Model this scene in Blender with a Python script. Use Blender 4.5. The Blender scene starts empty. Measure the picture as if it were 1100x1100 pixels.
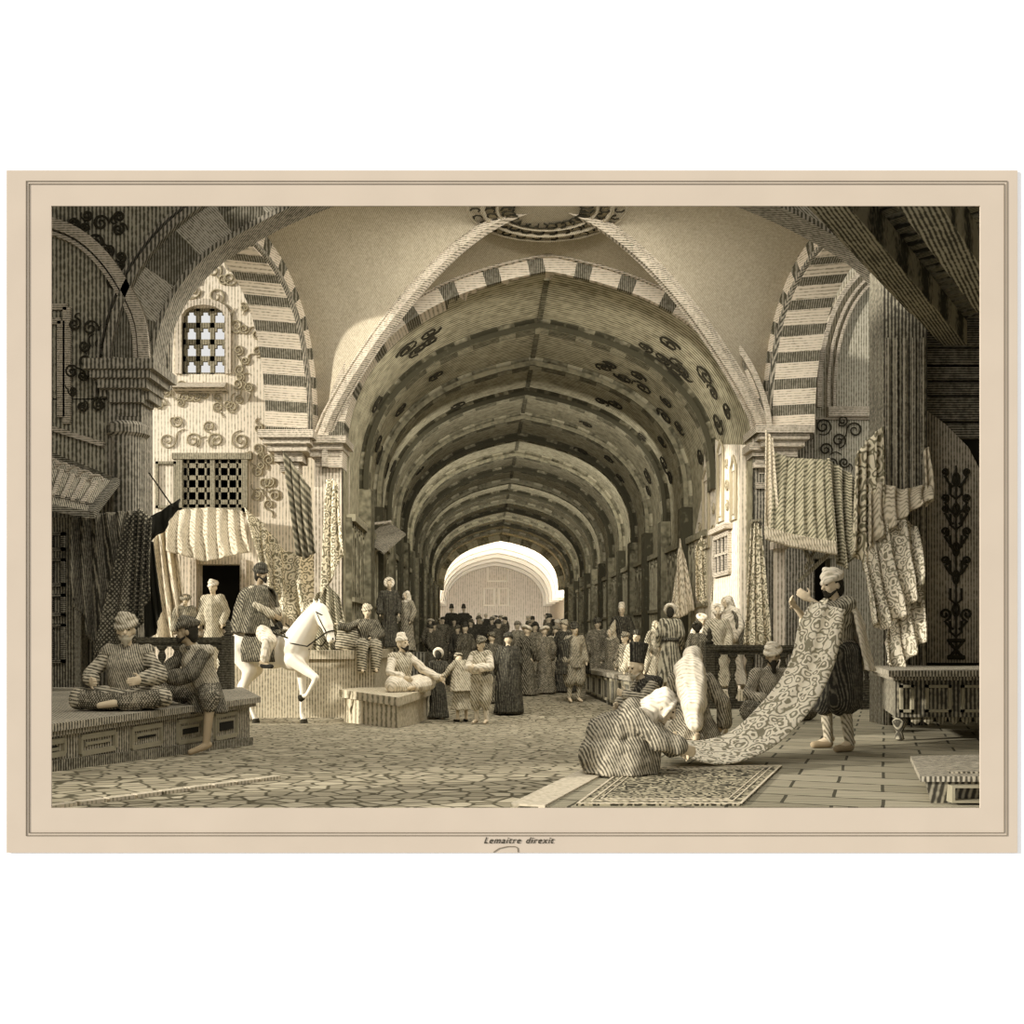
import bpy, bmesh, math, random
from mathutils import Vector, Matrix, noise as mnoise
random.seed(7)
V = Vector
PI = math.pi
SC = bpy.context.scene
COL = SC.collection

# ------------------------------------------------------------------ camera
F = 1100.0; CU = 550.0; HZ = 683.0; CH = 1.7
cd = bpy.data.cameras.new('camera'); cam = bpy.data.objects.new('camera', cd); COL.objects.link(cam)
cam.location = (0, 0, CH); cam.rotation_euler = (PI/2, 0, 0)
cd.sensor_width = 36; cd.sensor_fit = 'HORIZONTAL'; cd.lens = 36; cd.shift_y = (HZ-550)/1100
cd.clip_end = 400; SC.camera = cam

# ------------------------------------------------------------------ world, sun, area lights, exposure
w = bpy.data.worlds.new('world'); SC.world = w; w.use_nodes = True
w.node_tree.nodes['Background'].inputs[0].default_value = (1.0, 0.985, 0.96, 1)
w.node_tree.nodes['Background'].inputs[1].default_value = .78
SC.view_settings.view_transform = 'Standard'; SC.view_settings.look = 'None'
SC.view_settings.exposure = 0.0; SC.view_settings.gamma = 1.0
SC.cycles.max_bounces = 8; SC.cycles.diffuse_bounces = 5
SC.cycles.sample_clamp_indirect = 6.0

def aim(o, d): o.rotation_euler = V(d).to_track_quat('-Z', 'Y').to_euler()
def area(name, loc, d, sx, sy, power, col=(1, .97, .92)):
    l = bpy.data.lights.new(name, 'AREA'); l.shape = 'RECTANGLE'; l.size = sx; l.size_y = sy; l.energy = power; l.color = col
    o = bpy.data.objects.new(name, l); COL.objects.link(o); o.location = loc; aim(o, d); return o
sl = bpy.data.lights.new('sun', 'SUN'); sl.energy = 5.6; sl.angle = math.radians(2.0); sl.color = (1, .96, .9)
so = bpy.data.objects.new('sun', sl); COL.objects.link(so); so.location = (-20, 5, 20); aim(so, (1, .40, -.30))
area('crossing_fill', (0.4, 17.0, 9.35), (0, .3, -1), 8, 1.0, 1250)  # added fill lamp over the crossing; no roof opening is built there
for vy, vp in ((22.6, 150), (30.6, 170), (39.0, 220), (48.5, 200), (58.0, 160)): area('vault_fill', (.75-(vy-22)*.031, vy, 6.3), (-.03, 1, .04), 7, 3.0, vp)  # added fill lamps brightening the vault, all facing away from the camera
area('hall_fill', (-.8, 72.0, 5.6), (0, 1, .05), 8, 4.5, 2900)  # unseen fill lamp added behind the far arch to brighten the hall
area('near_fill', (0.0, 8.0, 6.8), (0, .75, -1), 9, 1.5, 320)  # fill lamp added above the view to lift the foreground bay

# ------------------------------------------------------------------ projection helpers: pixel + distance -> point of the place
def P(u, v, Y): return V(((u-CU)/F*Y, Y, CH+(HZ-v)/F*Y))
def GP(u, v, z):
    Y = (CH-z)*F/(v-HZ); return P(u, v, Y)
def G(Y):
    if Y < 8.9: return .5
    if Y < 20: return .045*(20-Y)
    if Y < 21: return 0.0
    if Y < 60: return .028*(Y-21)
    return .028*39
def lerp(a, b, t): return a+(b-a)*t
def poly_at(pts, t):
    """point at parameter t (0..1, by length) on a polyline"""
    L = [0.0]
    for a, b in zip(pts, pts[1:]): L.append(L[-1]+math.dist(a, b))
    d = t*L[-1]
    for i in range(len(pts)-1):
        if d <= L[i+1] or i == len(pts)-2:
            k = (d-L[i])/max(1e-9, L[i+1]-L[i]); k = min(max(k, 0), 1)
            return tuple(lerp(p, q, k) for p, q in zip(pts[i], pts[i+1]))
def smooth_poly(pts, n):
    """Catmull-Rom resample"""
    out = []
    m = len(pts)
    for i in range(m-1):
        p0 = V(pts[max(i-1, 0)]); p1 = V(pts[i]); p2 = V(pts[i+1]); p3 = V(pts[min(i+2, m-1)])
        for k in range(n):
            t = k/n
            out.append(tuple(.5*((2*p1)+(-p0+p2)*t+(2*p0-5*p1+4*p2-p3)*t*t+(-p0+3*p1-3*p2+p3)*t*t*t)))
    out.append(tuple(pts[-1])); return out

# ------------------------------------------------------------------ materials: ink lines engraved on warm paper tones
def srgb(c): return tuple(((x/255)/12.92 if x/255 <= .04045 else (((x/255)+.055)/1.055)**2.4) for x in c)
HI = (228, 215, 190); INK = (44, 41, 31)
_m = {}
def hatch(name, duty=.5, spacing=.05, d=(1, 1, 0), hi=HI, lo=INK, wob=.25, mott=.35, mscale=1.5, rough=.95, cross=None, soft=.75):
    """duty = share of ink; parallel engraved lines in object-independent real-world spacing, with slow mottling"""
    if name in _m: return _m[name]
    hi = tuple(a+(b_-a)*.16 for a, b_ in zip(hi, lo)); lo = tuple(b_+(a-b_)*.2 for a, b_ in zip(hi, lo))
    m = bpy.data.materials.new(name); m.use_nodes = True; nt = m.node_tree; N = nt.nodes; L = nt.links
    b = N['Principled BSDF']; b.inputs['Roughness'].default_value = rough
    b.inputs['Specular IOR Level'].default_value = .12
    geo = N.new('ShaderNodeNewGeometry')
    nz = N.new('ShaderNodeTexNoise'); nz.inputs['Scale'].default_value = mscale; nz.inputs['Detail'].default_value = 3
    L.new(geo.outputs['Position'], nz.inputs['Vector'])
    nf = N.new('ShaderNodeTexNoise'); nf.inputs['Scale'].default_value = 1/(spacing*7); nf.inputs['Detail'].default_value = 2
    L.new(geo.outputs['Position'], nf.inputs['Vector'])
    def M(op, a, c=None):
        n = N.new('ShaderNodeMath'); n.operation = op
        for i, x in enumerate((a, c)):
            if x is None: continue
            if isinstance(x, (int, float)): n.inputs[i].default_value = x
            else: L.new(x, n.inputs[i])
        return n.outputs[0]
    def lines(dv, sp):
        dt = N.new('ShaderNodeVectorMath'); dt.operation = 'DOT_PRODUCT'; L.new(geo.outputs['Position'], dt.inputs[0])
        dt.inputs[1].default_value = V(dv).normalized()
        ph = M('ADD', M('MULTIPLY', dt.outputs['Value'], 2*PI/sp), M('MULTIPLY', nf.outputs[0], wob*14))
        return M('MULTIPLY', M('SINE', ph), .5)
    s = lines(d, spacing)
    if cross: s = M('MINIMUM', s, lines(cross, spacing))
    th = M('ADD', M('MULTIPLY', M('SUBTRACT', nz.outputs[0], .5), mott*2), duty-.5)
    ng = N.new('ShaderNodeTexNoise'); ng.inputs['Scale'].default_value = 1/(spacing*1.5); ng.inputs['Detail'].default_value = 1
    L.new(geo.outputs['Position'], ng.inputs['Vector'])
    s = M('ADD', s, M('MULTIPLY', M('SUBTRACT', ng.outputs[0], .5), 1.5))
    # ink where s < th
    r = N.new('ShaderNodeMapRange'); r.clamp = True
    L.new(M('SUBTRACT', s, th), r.inputs[0]); r.inputs[1].default_value = -soft/2; r.inputs[2].default_value = soft/2
    mx = N.new('ShaderNodeMix'); mx.data_type = 'RGBA'
    mx.inputs[6].default_value = (*srgb(lo), 1); mx.inputs[7].default_value = (*srgb(hi), 1)
    L.new(r.outputs[0], mx.inputs[0]); L.new(mx.outputs[2], b.inputs['Base Color'])
    _m[name] = m; return m
def plain(name, c, rough=.9, var=.12, scale=6):
    if name in _m: return _m[name]
    m = bpy.data.materials.new(name); m.use_nodes = True; nt = m.node_tree; N = nt.nodes; L = nt.links
    b = N['Principled BSDF']; b.inputs['Roughness'].default_value = rough; b.inputs['Specular IOR Level'].default_value = .15
    nz = N.new('ShaderNodeTexNoise'); nz.inputs['Scale'].default_value = scale; nz.inputs['Detail'].default_value = 5
    tc = N.new('ShaderNodeNewGeometry'); L.new(tc.outputs['Position'], nz.inputs['Vector'])
    mx = N.new('ShaderNodeMix'); mx.data_type = 'RGBA'; c = srgb(c)
    mx.inputs[6].default_value = (*[x*(1-var) for x in c], 1); mx.inputs[7].default_value = (*[min(1, x*(1+var)) for x in c], 1)
    L.new(nz.outputs[0], mx.inputs[0]); L.new(mx.outputs[2], b.inputs['Base Color'])
    _m[name] = m; return m
def cell(name, a, c, mortar, scale, stretch=(1, 1, 1), mw=.06, line=None, coord='pos'):
    """stones: voronoi cells with dark joints, tones varying between a and c, thin hatch on top"""
    if name in _m: return _m[name]
    m = bpy.data.materials.new(name); m.use_nodes = True; nt = m.node_tree; N = nt.nodes; L = nt.links
    b = N['Principled BSDF']; b.inputs['Roughness'].default_value = .95; b.inputs['Specular IOR Level'].default_value = .1
    geo = N.new('ShaderNodeNewGeometry'); mp = N.new('ShaderNodeMapping'); mp.inputs['Scale'].default_value = [scale*s for s in stretch]
    L.new(geo.outputs['Position'], mp.inputs[0])
    vo = N.new('ShaderNodeTexVoronoi'); vo.feature = 'DISTANCE_TO_EDGE'; L.new(mp.outputs[0], vo.inputs['Vector']); vo.inputs['Scale'].default_value = 1
    vc = N.new('ShaderNodeTexVoronoi'); L.new(mp.outputs[0], vc.inputs['Vector']); vc.inputs['Scale'].default_value = 1
    mx = N.new('ShaderNodeMix'); mx.data_type = 'RGBA'; mx.inputs[6].default_value = (*srgb(a), 1); mx.inputs[7].default_value = (*srgb(c), 1)
    sp = N.new('ShaderNodeSeparateColor'); L.new(vc.outputs['Color'], sp.inputs[0]); L.new(sp.outputs[0], mx.inputs[0])
    out = mx.outputs[2]
    if line:
        sx = N.new('ShaderNodeSeparateXYZ'); L.new(geo.outputs['Position'], sx.inputs[0])
        nf = N.new('ShaderNodeTexNoise'); nf.inputs['Scale'].default_value = 3; L.new(geo.outputs['Position'], nf.inputs['Vector'])
        m1 = N.new('ShaderNodeMath'); m1.operation = 'MULTIPLY'; L.new(sx.outputs[1], m1.inputs[0]); m1.inputs[1].default_value = 2*PI/line[0]
        m2 = N.new('ShaderNodeMath'); m2.operation = 'MULTIPLY_ADD'; L.new(nf.outputs[0], m2.inputs[0]); m2.inputs[1].default_value = 8; L.new(m1.outputs[0], m2.inputs[2])
        m3 = N.new('ShaderNodeMath'); m3.operation = 'SINE'; L.new(m2.outputs[0], m3.inputs[0])
        r = N.new('ShaderNodeMapRange'); L.new(m3.outputs[0], r.inputs[0]); r.inputs[1].default_value = -.6; r.inputs[2].default_value = .3; r.inputs[3].default_value = line[1]; r.inputs[4].default_value = 0
        mm = N.new('ShaderNodeMix'); mm.data_type = 'RGBA'; L.new(r.outputs[0], mm.inputs[0]); L.new(out, mm.inputs[6]); mm.inputs[7].default_value = (*srgb(mortar), 1); out = mm.outputs[2]
    r = N.new('ShaderNodeMapRange'); L.new(vo.outputs[0], r.inputs[0]); r.inputs[1].default_value = mw*.4; r.inputs[2].default_value = mw
    m3 = N.new('ShaderNodeMix'); m3.data_type = 'RGBA'; L.new(r.outputs[0], m3.inputs[0]); m3.inputs[6].default_value = (*srgb(mortar), 1); L.new(out, m3.inputs[7])
    L.new(m3.outputs[2], b.inputs['Base Color']); _m[name] = m; return m
def brocade(name, hi=(226, 212, 178), lo=(96, 90, 68), scale=9, th=.5, k=1.0):
    """floral damask: warped rings of figure on ground"""
    if name in _m: return _m[name]
    m = bpy.data.materials.new(name); m.use_nodes = True; nt = m.node_tree; N = nt.nodes; L = nt.links
    b = N['Principled BSDF']; b.inputs['Roughness'].default_value = .9; b.inputs['Specular IOR Level'].default_value = .1
    tc = N.new('ShaderNodeNewGeometry')
    nz = N.new('ShaderNodeTexNoise'); nz.inputs['Scale'].default_value = scale*.6; nz.inputs['Detail'].default_value = 2; L.new(tc.outputs['Position'], nz.inputs['Vector'])
    mv = N.new('ShaderNodeVectorMath'); mv.operation = 'MULTIPLY_ADD'; L.new(nz.outputs['Color'], mv.inputs[0]); mv.inputs[1].default_value = (.12*k,)*3; L.new(tc.outputs['Position'], mv.inputs[2])
    vo = N.new('ShaderNodeTexVoronoi'); vo.inputs['Scale'].default_value = scale; L.new(mv.outputs[0], vo.inputs['Vector'])
    s = N.new('ShaderNodeMath'); s.operation = 'MULTIPLY'; L.new(vo.outputs['Distance'], s.inputs[0]); s.inputs[1].default_value = 17
    s2 = N.new('ShaderNodeMath'); s2.operation = 'SINE'; L.new(s.outputs[0], s2.inputs[0])
    r = N.new('ShaderNodeMapRange'); L.new(s2.outputs[0], r.inputs[0]); r.inputs[1].default_value = th-1.0; r.inputs[2].default_value = th-.3
    mx = N.new('ShaderNodeMix'); mx.data_type = 'RGBA'; L.new(r.outputs[0], mx.inputs[0]); mx.inputs[6].default_value = (*srgb(lo), 1); mx.inputs[7].default_value = (*srgb(hi), 1)
    L.new(mx.outputs[2], b.inputs['Base Color']); _m[name] = m; return m

# ------------------------------------------------------------------ mesh building
class MB:
    def __init__(s): s.v = []; s.f = []; s.mi = []
    def add(s, vs, fs, mi=0):
        o = len(s.v); s.v += [tuple(x) for x in vs]; s.f += [tuple(i+o for i in f) for f in fs]; s.mi += [mi]*len(fs); return s
    def hexa(s, c, mi=0):   # 8 corners: bottom 0-3, top 4-7
        return s.add(c, [(0, 3, 2, 1), (4, 5, 6, 7), (0, 1, 5, 4), (1, 2, 6, 5), (2, 3, 7, 6), (3, 0, 4, 7)], mi)
    def box(s, x0, x1, y0, y1, z0, z1, mi=0):
        return s.hexa([(x0, y0, z0), (x1, y0, z0), (x1, y1, z0), (x0, y1, z0), (x0, y0, z1), (x1, y0, z1), (x1, y1, z1), (x0, y1, z1)], mi)
    def prism(s, base, z0, z1, mi=0, top=None):
        n = len(base); t = top or base
        return s.add([(x, y, z0) for x, y in base]+[(x, y, z1) for x, y in t],
                     [tuple(range(n-1, -1, -1)), tuple(range(n, 2*n))]+[(i, (i+1) % n, n+(i+1) % n, n+i) for i in range(n)], mi)
    def bar(s, a, b, w, h, up=(0, 0, 1), mi=0):
        a = V(a); b = V(b); d = (b-a).normalized(); u = V(up)
        r = d.cross(u)
        if r.length < 1e-4: r = d.cross(V((1, 0, 0)))
        r.normalize(); u = r.cross(d)
        c = []
        for p in (a, b):
            c += [p-r*w/2-u*h/2, p+r*w/2-u*h/2, p+r*w/2+u*h/2, p-r*w/2+u*h/2]
        return s.add(c, [(0, 1, 2, 3)[::-1], (4, 5, 6, 7), (0, 1, 5, 4), (1, 2, 6, 5), (2, 3, 7, 6), (3, 0, 4, 7)], mi)
    def tube(s, pts, rad, n=8, mi=0, closed=False):
        pts = [V(p) for p in pts]; m = len(pts)
        if not isinstance(rad, (list, tuple)): rad = [rad]*m
        vs = []; prev = None
        for i, p in enumerate(pts):
            d = (pts[min(i+1, m-1)]-pts[max(i-1, 0)])
            if closed: d = pts[(i+1) % m]-pts[i-1]
            if d.length < 1e-7: d = V((0, 0, 1))
            d.normalize()
            if prev is None: r = d.orthogonal().normalized()
            else:
                r = prev-d*prev.dot(d)
                r = r.normalized() if r.length > 1e-5 else d.orthogonal().normalized()
            prev = r; q = d.cross(r)
            vs += [p+(r*math.cos(a)+q*math.sin(a))*rad[i] for a in [2*PI*k/n for k in range(n)]]
        fs = []
        for i in range(m if closed else m-1):
            j = (i+1) % m
            fs += [(i*n+k, i*n+(k+1) % n, j*n+(k+1) % n, j*n+k) for k in range(n)]
        if not closed: fs += [tuple(range(n-1, -1, -1)), tuple((m-1)*n+k for k in range(n))]
        return s.add(vs, fs, mi)
    def cap(s, a, b, ra, rb, n=10):
        """tapered capsule, closed"""
        a = V(a); b = V(b); d = b-a
        if d.length < 1e-6: d = V((0, 0, 1e-3))
        d.normalize(); pts = []; rr = []
        for k in range(1, 4): t = k/4*PI/2; pts.append(a-d*ra*math.cos(t)); rr.append(ra*math.sin(t))
        pts.append(a); rr.append(ra); pts.append(b); rr.append(rb)
        for k in range(3, 0, -1): t = k/4*PI/2; pts.append(b+d*rb*math.cos(t)); rr.append(rb*math.sin(t))
        r = d.orthogonal().normalized(); q = d.cross(r); vs = []
        for p, R in zip(pts, rr): vs += [p+(r*math.cos(2*PI*k/n)+q*math.sin(2*PI*k/n))*R for k in range(n)]
        m = len(pts); fs = [(i*n+k, i*n+(k+1) % n, (i+1)*n+(k+1) % n, (i+1)*n+k) for i in range(m-1) for k in range(n)]
        fs += [tuple(range(n-1, -1, -1)), tuple((m-1)*n+k for k in range(n))]
        return s.add(vs, fs)
    def ell(s, c, r, R=None, n=12, m=8):
        c = V(c); R = R or Matrix.Identity(3); vs = [c+R @ V((0, 0, -r[2]))]
        for i in range(1, m):
            t = -PI/2+PI*i/m
            vs += [c+R @ V((r[0]*math.cos(t)*math.cos(2*PI*k/n), r[1]*math.cos(t)*math.sin(2*PI*k/n), r[2]*math.sin(t))) for k in range(n)]
        vs.append(c+R @ V((0, 0, r[2])))
        fs = [(0, 1+(k+1) % n, 1+k) for k in range(n)]
        for i in range(m-2): fs += [(1+i*n+k, 1+i*n+(k+1) % n, 1+(i+1)*n+(k+1) % n, 1+(i+1)*n+k) for k in range(n)]
        o = 1+(m-2)*n; fs += [(o+k, o+(k+1) % n, len(vs)-1) for k in range(n)]
        return s.add(vs, fs)
    def lathe(s, prof, c=(0, 0, 0), n=16, mi=0, R=None, sq=1.0, fold=None):
        """prof: (r, z) pairs; closed top and bottom"""
        c = V(c); R = R or Matrix.Identity(3); vs = []
        for j, (r, z) in enumerate(prof):
            for k in range(n):
                a = 2*PI*k/n; rr = r*(1+(fold[0]*(j/len(prof))*math.sin(fold[1]*a+j*.35) if fold else 0))
                vs.append(c+R @ V((rr*math.cos(a), sq*rr*math.sin(a), z)))
        m = len(prof); fs = [(i*n+k, i*n+(k+1) % n, (i+1)*n+(k+1) % n, (i+1)*n+k) for i in range(m-1) for k in range(n)]
        fs += [tuple(range(n-1, -1, -1)), tuple((m-1)*n+k for k in range(n))]
        return s.add(vs, fs, mi)
    def sheet(s, fn, nu, nv, th=.012, mi=0):
        g = [[V(fn(i/nu, j/nv)) for i in range(nu+1)] for j in range(nv+1)]; fr = []; bk = []
        for j in range(nv+1):
            for i in range(nu+1):
                a = g[j][min(i+1, nu)]-g[j][max(i-1, 0)]; b = g[min(j+1, nv)][i]-g[max(j-1, 0)][i]
                n = a.cross(b); n = n.normalized() if n.length > 1e-9 else V((0, 1, 0))
                fr.append(g[j][i]+n*th/2); bk.append(g[j][i]-n*th/2)
        W = nu+1; K = len(fr); fs = []
        for j in range(nv):
            for i in range(nu):
                a = j*W+i; fs.append((a, a+1, a+1+W, a+W)); fs.append((K+a+W, K+a+1+W, K+a+1, K+a))
        for i in range(nu): fs.append((i+1, i, K+i, K+i+1)); a = nv*W+i; fs.append((a, a+1, K+a+1, K+a))
        for j in range(nv): a = j*W; fs.append((a, a+W, K+a+W, K+a)); a += nu; fs.append((a+W, a, K+a, K+a+W))
        return s.add(fr+bk, fs, mi)
    def build(s, name, mat, parent=None, smooth=False, local=False):
        off = V((0, 0, 0))
        if parent is not None and not local:
            p = parent
            while p is not None: off += p.location; p = p.parent
        me = bpy.data.meshes.new(name); me.from_pydata([tuple(V(x)-off) for x in s.v], [], s.f); me.validate()
        for m in (mat if isinstance(mat, (list, tuple)) else [mat]): me.materials.append(m)
        if len(me.polygons) == len(s.mi): me.polygons.foreach_set('material_index', s.mi)
        if smooth: me.polygons.foreach_set('use_smooth', [True]*len(me.polygons))
        me.update()
        o = bpy.data.objects.new(name, me); COL.objects.link(o)
        if parent is not None: o.parent = parent
        return o
def tag(o, label, cat, group=None, kind=None):
    if label: o['label'] = label
    if cat: o['category'] = cat
    if group: o['group'] = group
    if kind: o['kind'] = kind
    return o
def struct(o): o['kind'] = 'structure'; return o
def thing(name, label, cat, loc, rz=0, group=None):
    o = bpy.data.objects.new(name, None); COL.objects.link(o); o.location = loc; o.rotation_euler = (0, 0, rz)
    o.empty_display_size = .2
    return tag(o, label, cat, group)
def copy_tree(o, parent=None):
    c = o.copy(); COL.objects.link(c)
    if parent: c.parent = parent
    for ch in list(o.children): copy_tree(ch, c)
    return c
def remesh(mb, voxel, smooth_it=3):
    me = bpy.data.meshes.new('tmp'); me.from_pydata(mb.v, [], mb.f); me.validate()
    o = bpy.data.objects.new('tmp', me); COL.objects.link(o)
    r = o.modifiers.new('r', 'REMESH'); r.mode = 'VOXEL'; r.voxel_size = voxel; r.use_smooth_shade = True
    if smooth_it:
        sm = o.modifiers.new('s', 'SMOOTH'); sm.factor = .5; sm.iterations = smooth_it
    dg = bpy.context.evaluated_depsgraph_get(); out = bpy.data.meshes.new_from_object(o.evaluated_get(dg))
    bpy.data.objects.remove(o); bpy.data.meshes.remove(me); return out
def build_rm(mb, name, mat, parent, voxel, smooth_it=3, fold=0):
    me = remesh(mb, voxel, smooth_it)
    if fold:      # shallow falling folds pressed into the cloth
        n = len(me.vertices); co = [0.0]*(3*n); no = [0.0]*(3*n)
        me.vertices.foreach_get('co', co); me.vertex_normals.foreach_get('vector', no)
        for k in range(0, 3*n, 3):
            x, y, z = co[k:k+3]; f = fold*(mnoise.noise((x*9, y*9, z*2.6+x*3))*1.3+.5*mnoise.noise((x*19+5, y*19, z*6)))
            co[k] += no[k]*f; co[k+1] += no[k+1]*f; co[k+2] += no[k+2]*f
        me.vertices.foreach_set('co', co); me.update()
    me.name = name; me.materials.clear(); me.materials.append(mat)
    o = bpy.data.objects.new(name, me); COL.objects.link(o); o.parent = parent; return o
def drape(name, label, cat, top, bot, Yt, Yb, mat, amp=.06, nf=5, th=.02, nu=48, nv=28, sag=0, group=None, parent=None, phase=0, grow=.5):
    """cloth hung between two lines, folds running down it; amp = fold depth in metres"""
    mb = MB()
    def fn(a, b):
        t = poly_at(top, a); q = poly_at(bot, a)
        u = lerp(t[0], q[0], b); v = lerp(t[1], q[1], b)+sag*math.sin(PI*a)*math.sin(PI*b*.9)
        Y = lerp(Yt, Yb, b)
        fold = math.sin(2*PI*nf*a+phase+1.2*math.sin(3*b+phase))+.35*math.sin(2*PI*nf*2.3*a+2*b)
        p = P(u, v, Y); k = grow+(1-grow)*b
        return (p.x+.25*amp*k*math.cos(2*PI*nf*a), p.y-amp*k*fold, p.z+.12*amp*math.sin(9*a+phase)*b)
    mb.sheet(fn, nu, nv, th)
    o = mb.build(name, mat, parent, smooth=True)
    if parent is None: tag(o, label, cat, group)
    elif label: o['label'] = label
    return o
# ================================================================== materials of the place
m_vault = hatch('vault_stone', .45, .13, (0, 1, 0), hi=(206, 196, 164), lo=(84, 78, 58), wob=.12, mott=.4, mscale=.7)
m_rib_d = hatch('rib_dark_stone', .7, .1, (0, 1, 0), hi=(160, 152, 124), lo=(52, 49, 36), wob=.1)
m_rib_l = hatch('rib_pale_stone', .45, .1, (0, 1, 0), hi=(196, 187, 156), lo=(78, 73, 56), wob=.1)
m_block_l = hatch('pale_voussoir', .12, .05, (0, 0, 1), hi=(232, 218, 196), lo=(120, 112, 90))
m_block_d = hatch('dark_voussoir', .62, .045, (1, 0, 0), hi=(160, 152, 134), lo=(58, 55, 42))
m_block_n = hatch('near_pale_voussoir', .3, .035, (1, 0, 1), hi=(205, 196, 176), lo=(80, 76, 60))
m_web = hatch('plaster_web', .42, .032, (1, .3, -.6), hi=(196, 184, 160), lo=(134, 125, 103), wob=.3, mott=.25)
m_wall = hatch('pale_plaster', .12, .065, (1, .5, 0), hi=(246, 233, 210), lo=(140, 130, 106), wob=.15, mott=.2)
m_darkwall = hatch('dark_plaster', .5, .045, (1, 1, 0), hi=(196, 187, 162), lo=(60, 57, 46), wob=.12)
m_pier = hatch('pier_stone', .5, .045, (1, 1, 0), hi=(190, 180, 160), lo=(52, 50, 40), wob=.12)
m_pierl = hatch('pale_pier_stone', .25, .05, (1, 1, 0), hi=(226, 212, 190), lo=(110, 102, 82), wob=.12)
m_cap = hatch('capital_stone', .3, .035, (0, 0, 1), hi=(220, 206, 184), lo=(70, 66, 50), wob=.08)
m_ink = plain('dark_ink_line', (52, 48, 36))  # even dark ink for scrollwork, caption and harness
m_inkl = plain('painted_scroll', (158, 147, 120))
m_cobble = cell('cobbles', (188, 177, 150), (148, 139, 115), (84, 78, 60), 5.2, (1, 1.3, 1), .1, line=(.09, .3))
def flag(name, a, c, mortar, rot=.35):
    m = bpy.data.materials.new(name); m.use_nodes = True; nt = m.node_tree; N = nt.nodes; L = nt.links
    b = N['Principled BSDF']; b.inputs['Roughness'].default_value = .95; b.inputs['Specular IOR Level'].default_value = .1
    geo = N.new('ShaderNodeNewGeometry'); mp = N.new('ShaderNodeMapping'); mp.inputs['Rotation'].default_value = (0, 0, rot); L.new(geo.outputs['Position'], mp.inputs[0])
    nz = N.new('ShaderNodeTexNoise'); nz.inputs['Scale'].default_value = 1.3; L.new(geo.outputs['Position'], nz.inputs['Vector'])
    ad = N.new('ShaderNodeVectorMath'); ad.operation = 'MULTIPLY_ADD'; L.new(nz.outputs['Color'], ad.inputs[0]); ad.inputs[1].default_value = (.04,)*3; L.new(mp.outputs[0], ad.inputs[2])
    br = N.new('ShaderNodeTexBrick'); L.new(ad.outputs[0], br.inputs['Vector']); br.inputs['Scale'].default_value = 1; br.inputs['Brick Width'].default_value = .62; br.inputs['Row Height'].default_value = .36
    br.inputs['Mortar Size'].default_value = .012; br.inputs['Color1'].default_value = (*srgb(a), 1); br.inputs['Color2'].default_value = (*srgb(c), 1); br.inputs['Mortar'].default_value = (*srgb(mortar), 1)
    wv = N.new('ShaderNodeTexWave'); wv.bands_direction = 'Y'; wv.inputs['Scale'].default_value = 5.2; wv.inputs['Distortion'].default_value = 1.5; L.new(geo.outputs['Position'], wv.inputs['Vector'])
    r = N.new('ShaderNodeMapRange'); L.new(wv.outputs['Fac'], r.inputs[0]); r.inputs[1].default_value = .2; r.inputs[2].default_value = .6; r.inputs[3].default_value = .5; r.inputs[4].default_value = 0
    mm = N.new('ShaderNodeMix'); mm.data_type = 'RGBA'; L.new(r.outputs[0], mm.inputs[0]); L.new(br.outputs['Color'], mm.inputs[6]); mm.inputs[7].default_value = (*srgb(mortar), 1)
    L.new(mm.outputs[2], b.inputs['Base Color']); _m[name] = m; return m
m_slab = flag('platform_slabs', (172, 163, 138), (146, 138, 114), (74, 70, 56))
m_kerb = hatch('kerb_stone', .15, .03, (.3, 1, 0), hi=(224, 210, 184), lo=(100, 94, 72))
m_wood = hatch('dark_wood', .62, .03, (1, 1, 0), hi=(186, 177, 152), lo=(42, 39, 32), wob=.1)
m_woodh = hatch('dark_wood_horizontal', .6, .03, (0, 0, 1), hi=(170, 162, 142), lo=(34, 32, 25), wob=.1)
m_woodm = hatch('bench_wood', .48, .028, (1, .6, 0), hi=(206, 195, 170), lo=(52, 49, 40), wob=.08)
m_dark = plain('blackish_wood', (38, 36, 29))  # even blackish tone for room backs, boarding, panel fields and saddle
m_stall = hatch('stall_front', .62, .06, (1, 1, 0), hi=(150, 144, 126), lo=(38, 36, 28), wob=.15, mott=.5)
m_paper = plain('aged_paper', (193, 179, 161), var=.06, scale=3)
m_white = plain('white_wall', (255, 255, 255), var=0)
m_line = plain('ruled_line', (118, 108, 92), var=.1)

# ================================================================== the printed sheet and the white wall it is mounted on
YM = 6.4
def frame_mb(u0, u1, v0, v1, iu0, iu1, iv0, iv1, y0, y1):
    mb = MB()
    for a, b, c, d in ((u0, u1, v0, iv0), (u0, u1, iv1, v1), (u0, iu0, iv0, iv1), (iu1, u1, iv0, iv1)):
        A = P(a, d, YM); B = P(b, c, YM); mb.box(A.x, B.x, y0, y1, A.z, B.z)
    return mb
struct(frame_mb(-350, 2000, -450, 1500, 44, 1064, 211, 879, YM+.012, YM+.06).build('wall_front', m_white))
sheet_o = thing('paper_sheet', 'large sheet of aged cream paper with a thin double ruled border on a white wall', 'paper', P(550, 916, YM))
frame_mb(7, 1093, 183, 916, 55, 1053, 221, 868, YM, YM+.01).build('paper', m_paper, sheet_o)
for a in ((28, 1082, 194.5, 898), (31, 1079, 197.5, 895)):
    frame_mb(a[0], a[1], a[2], a[3], a[0]+.7, a[1]-.7, a[2]+.7, a[3]-.7, YM-.004, YM-.0005).build('ruled_border', m_line, sheet_o)
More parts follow.
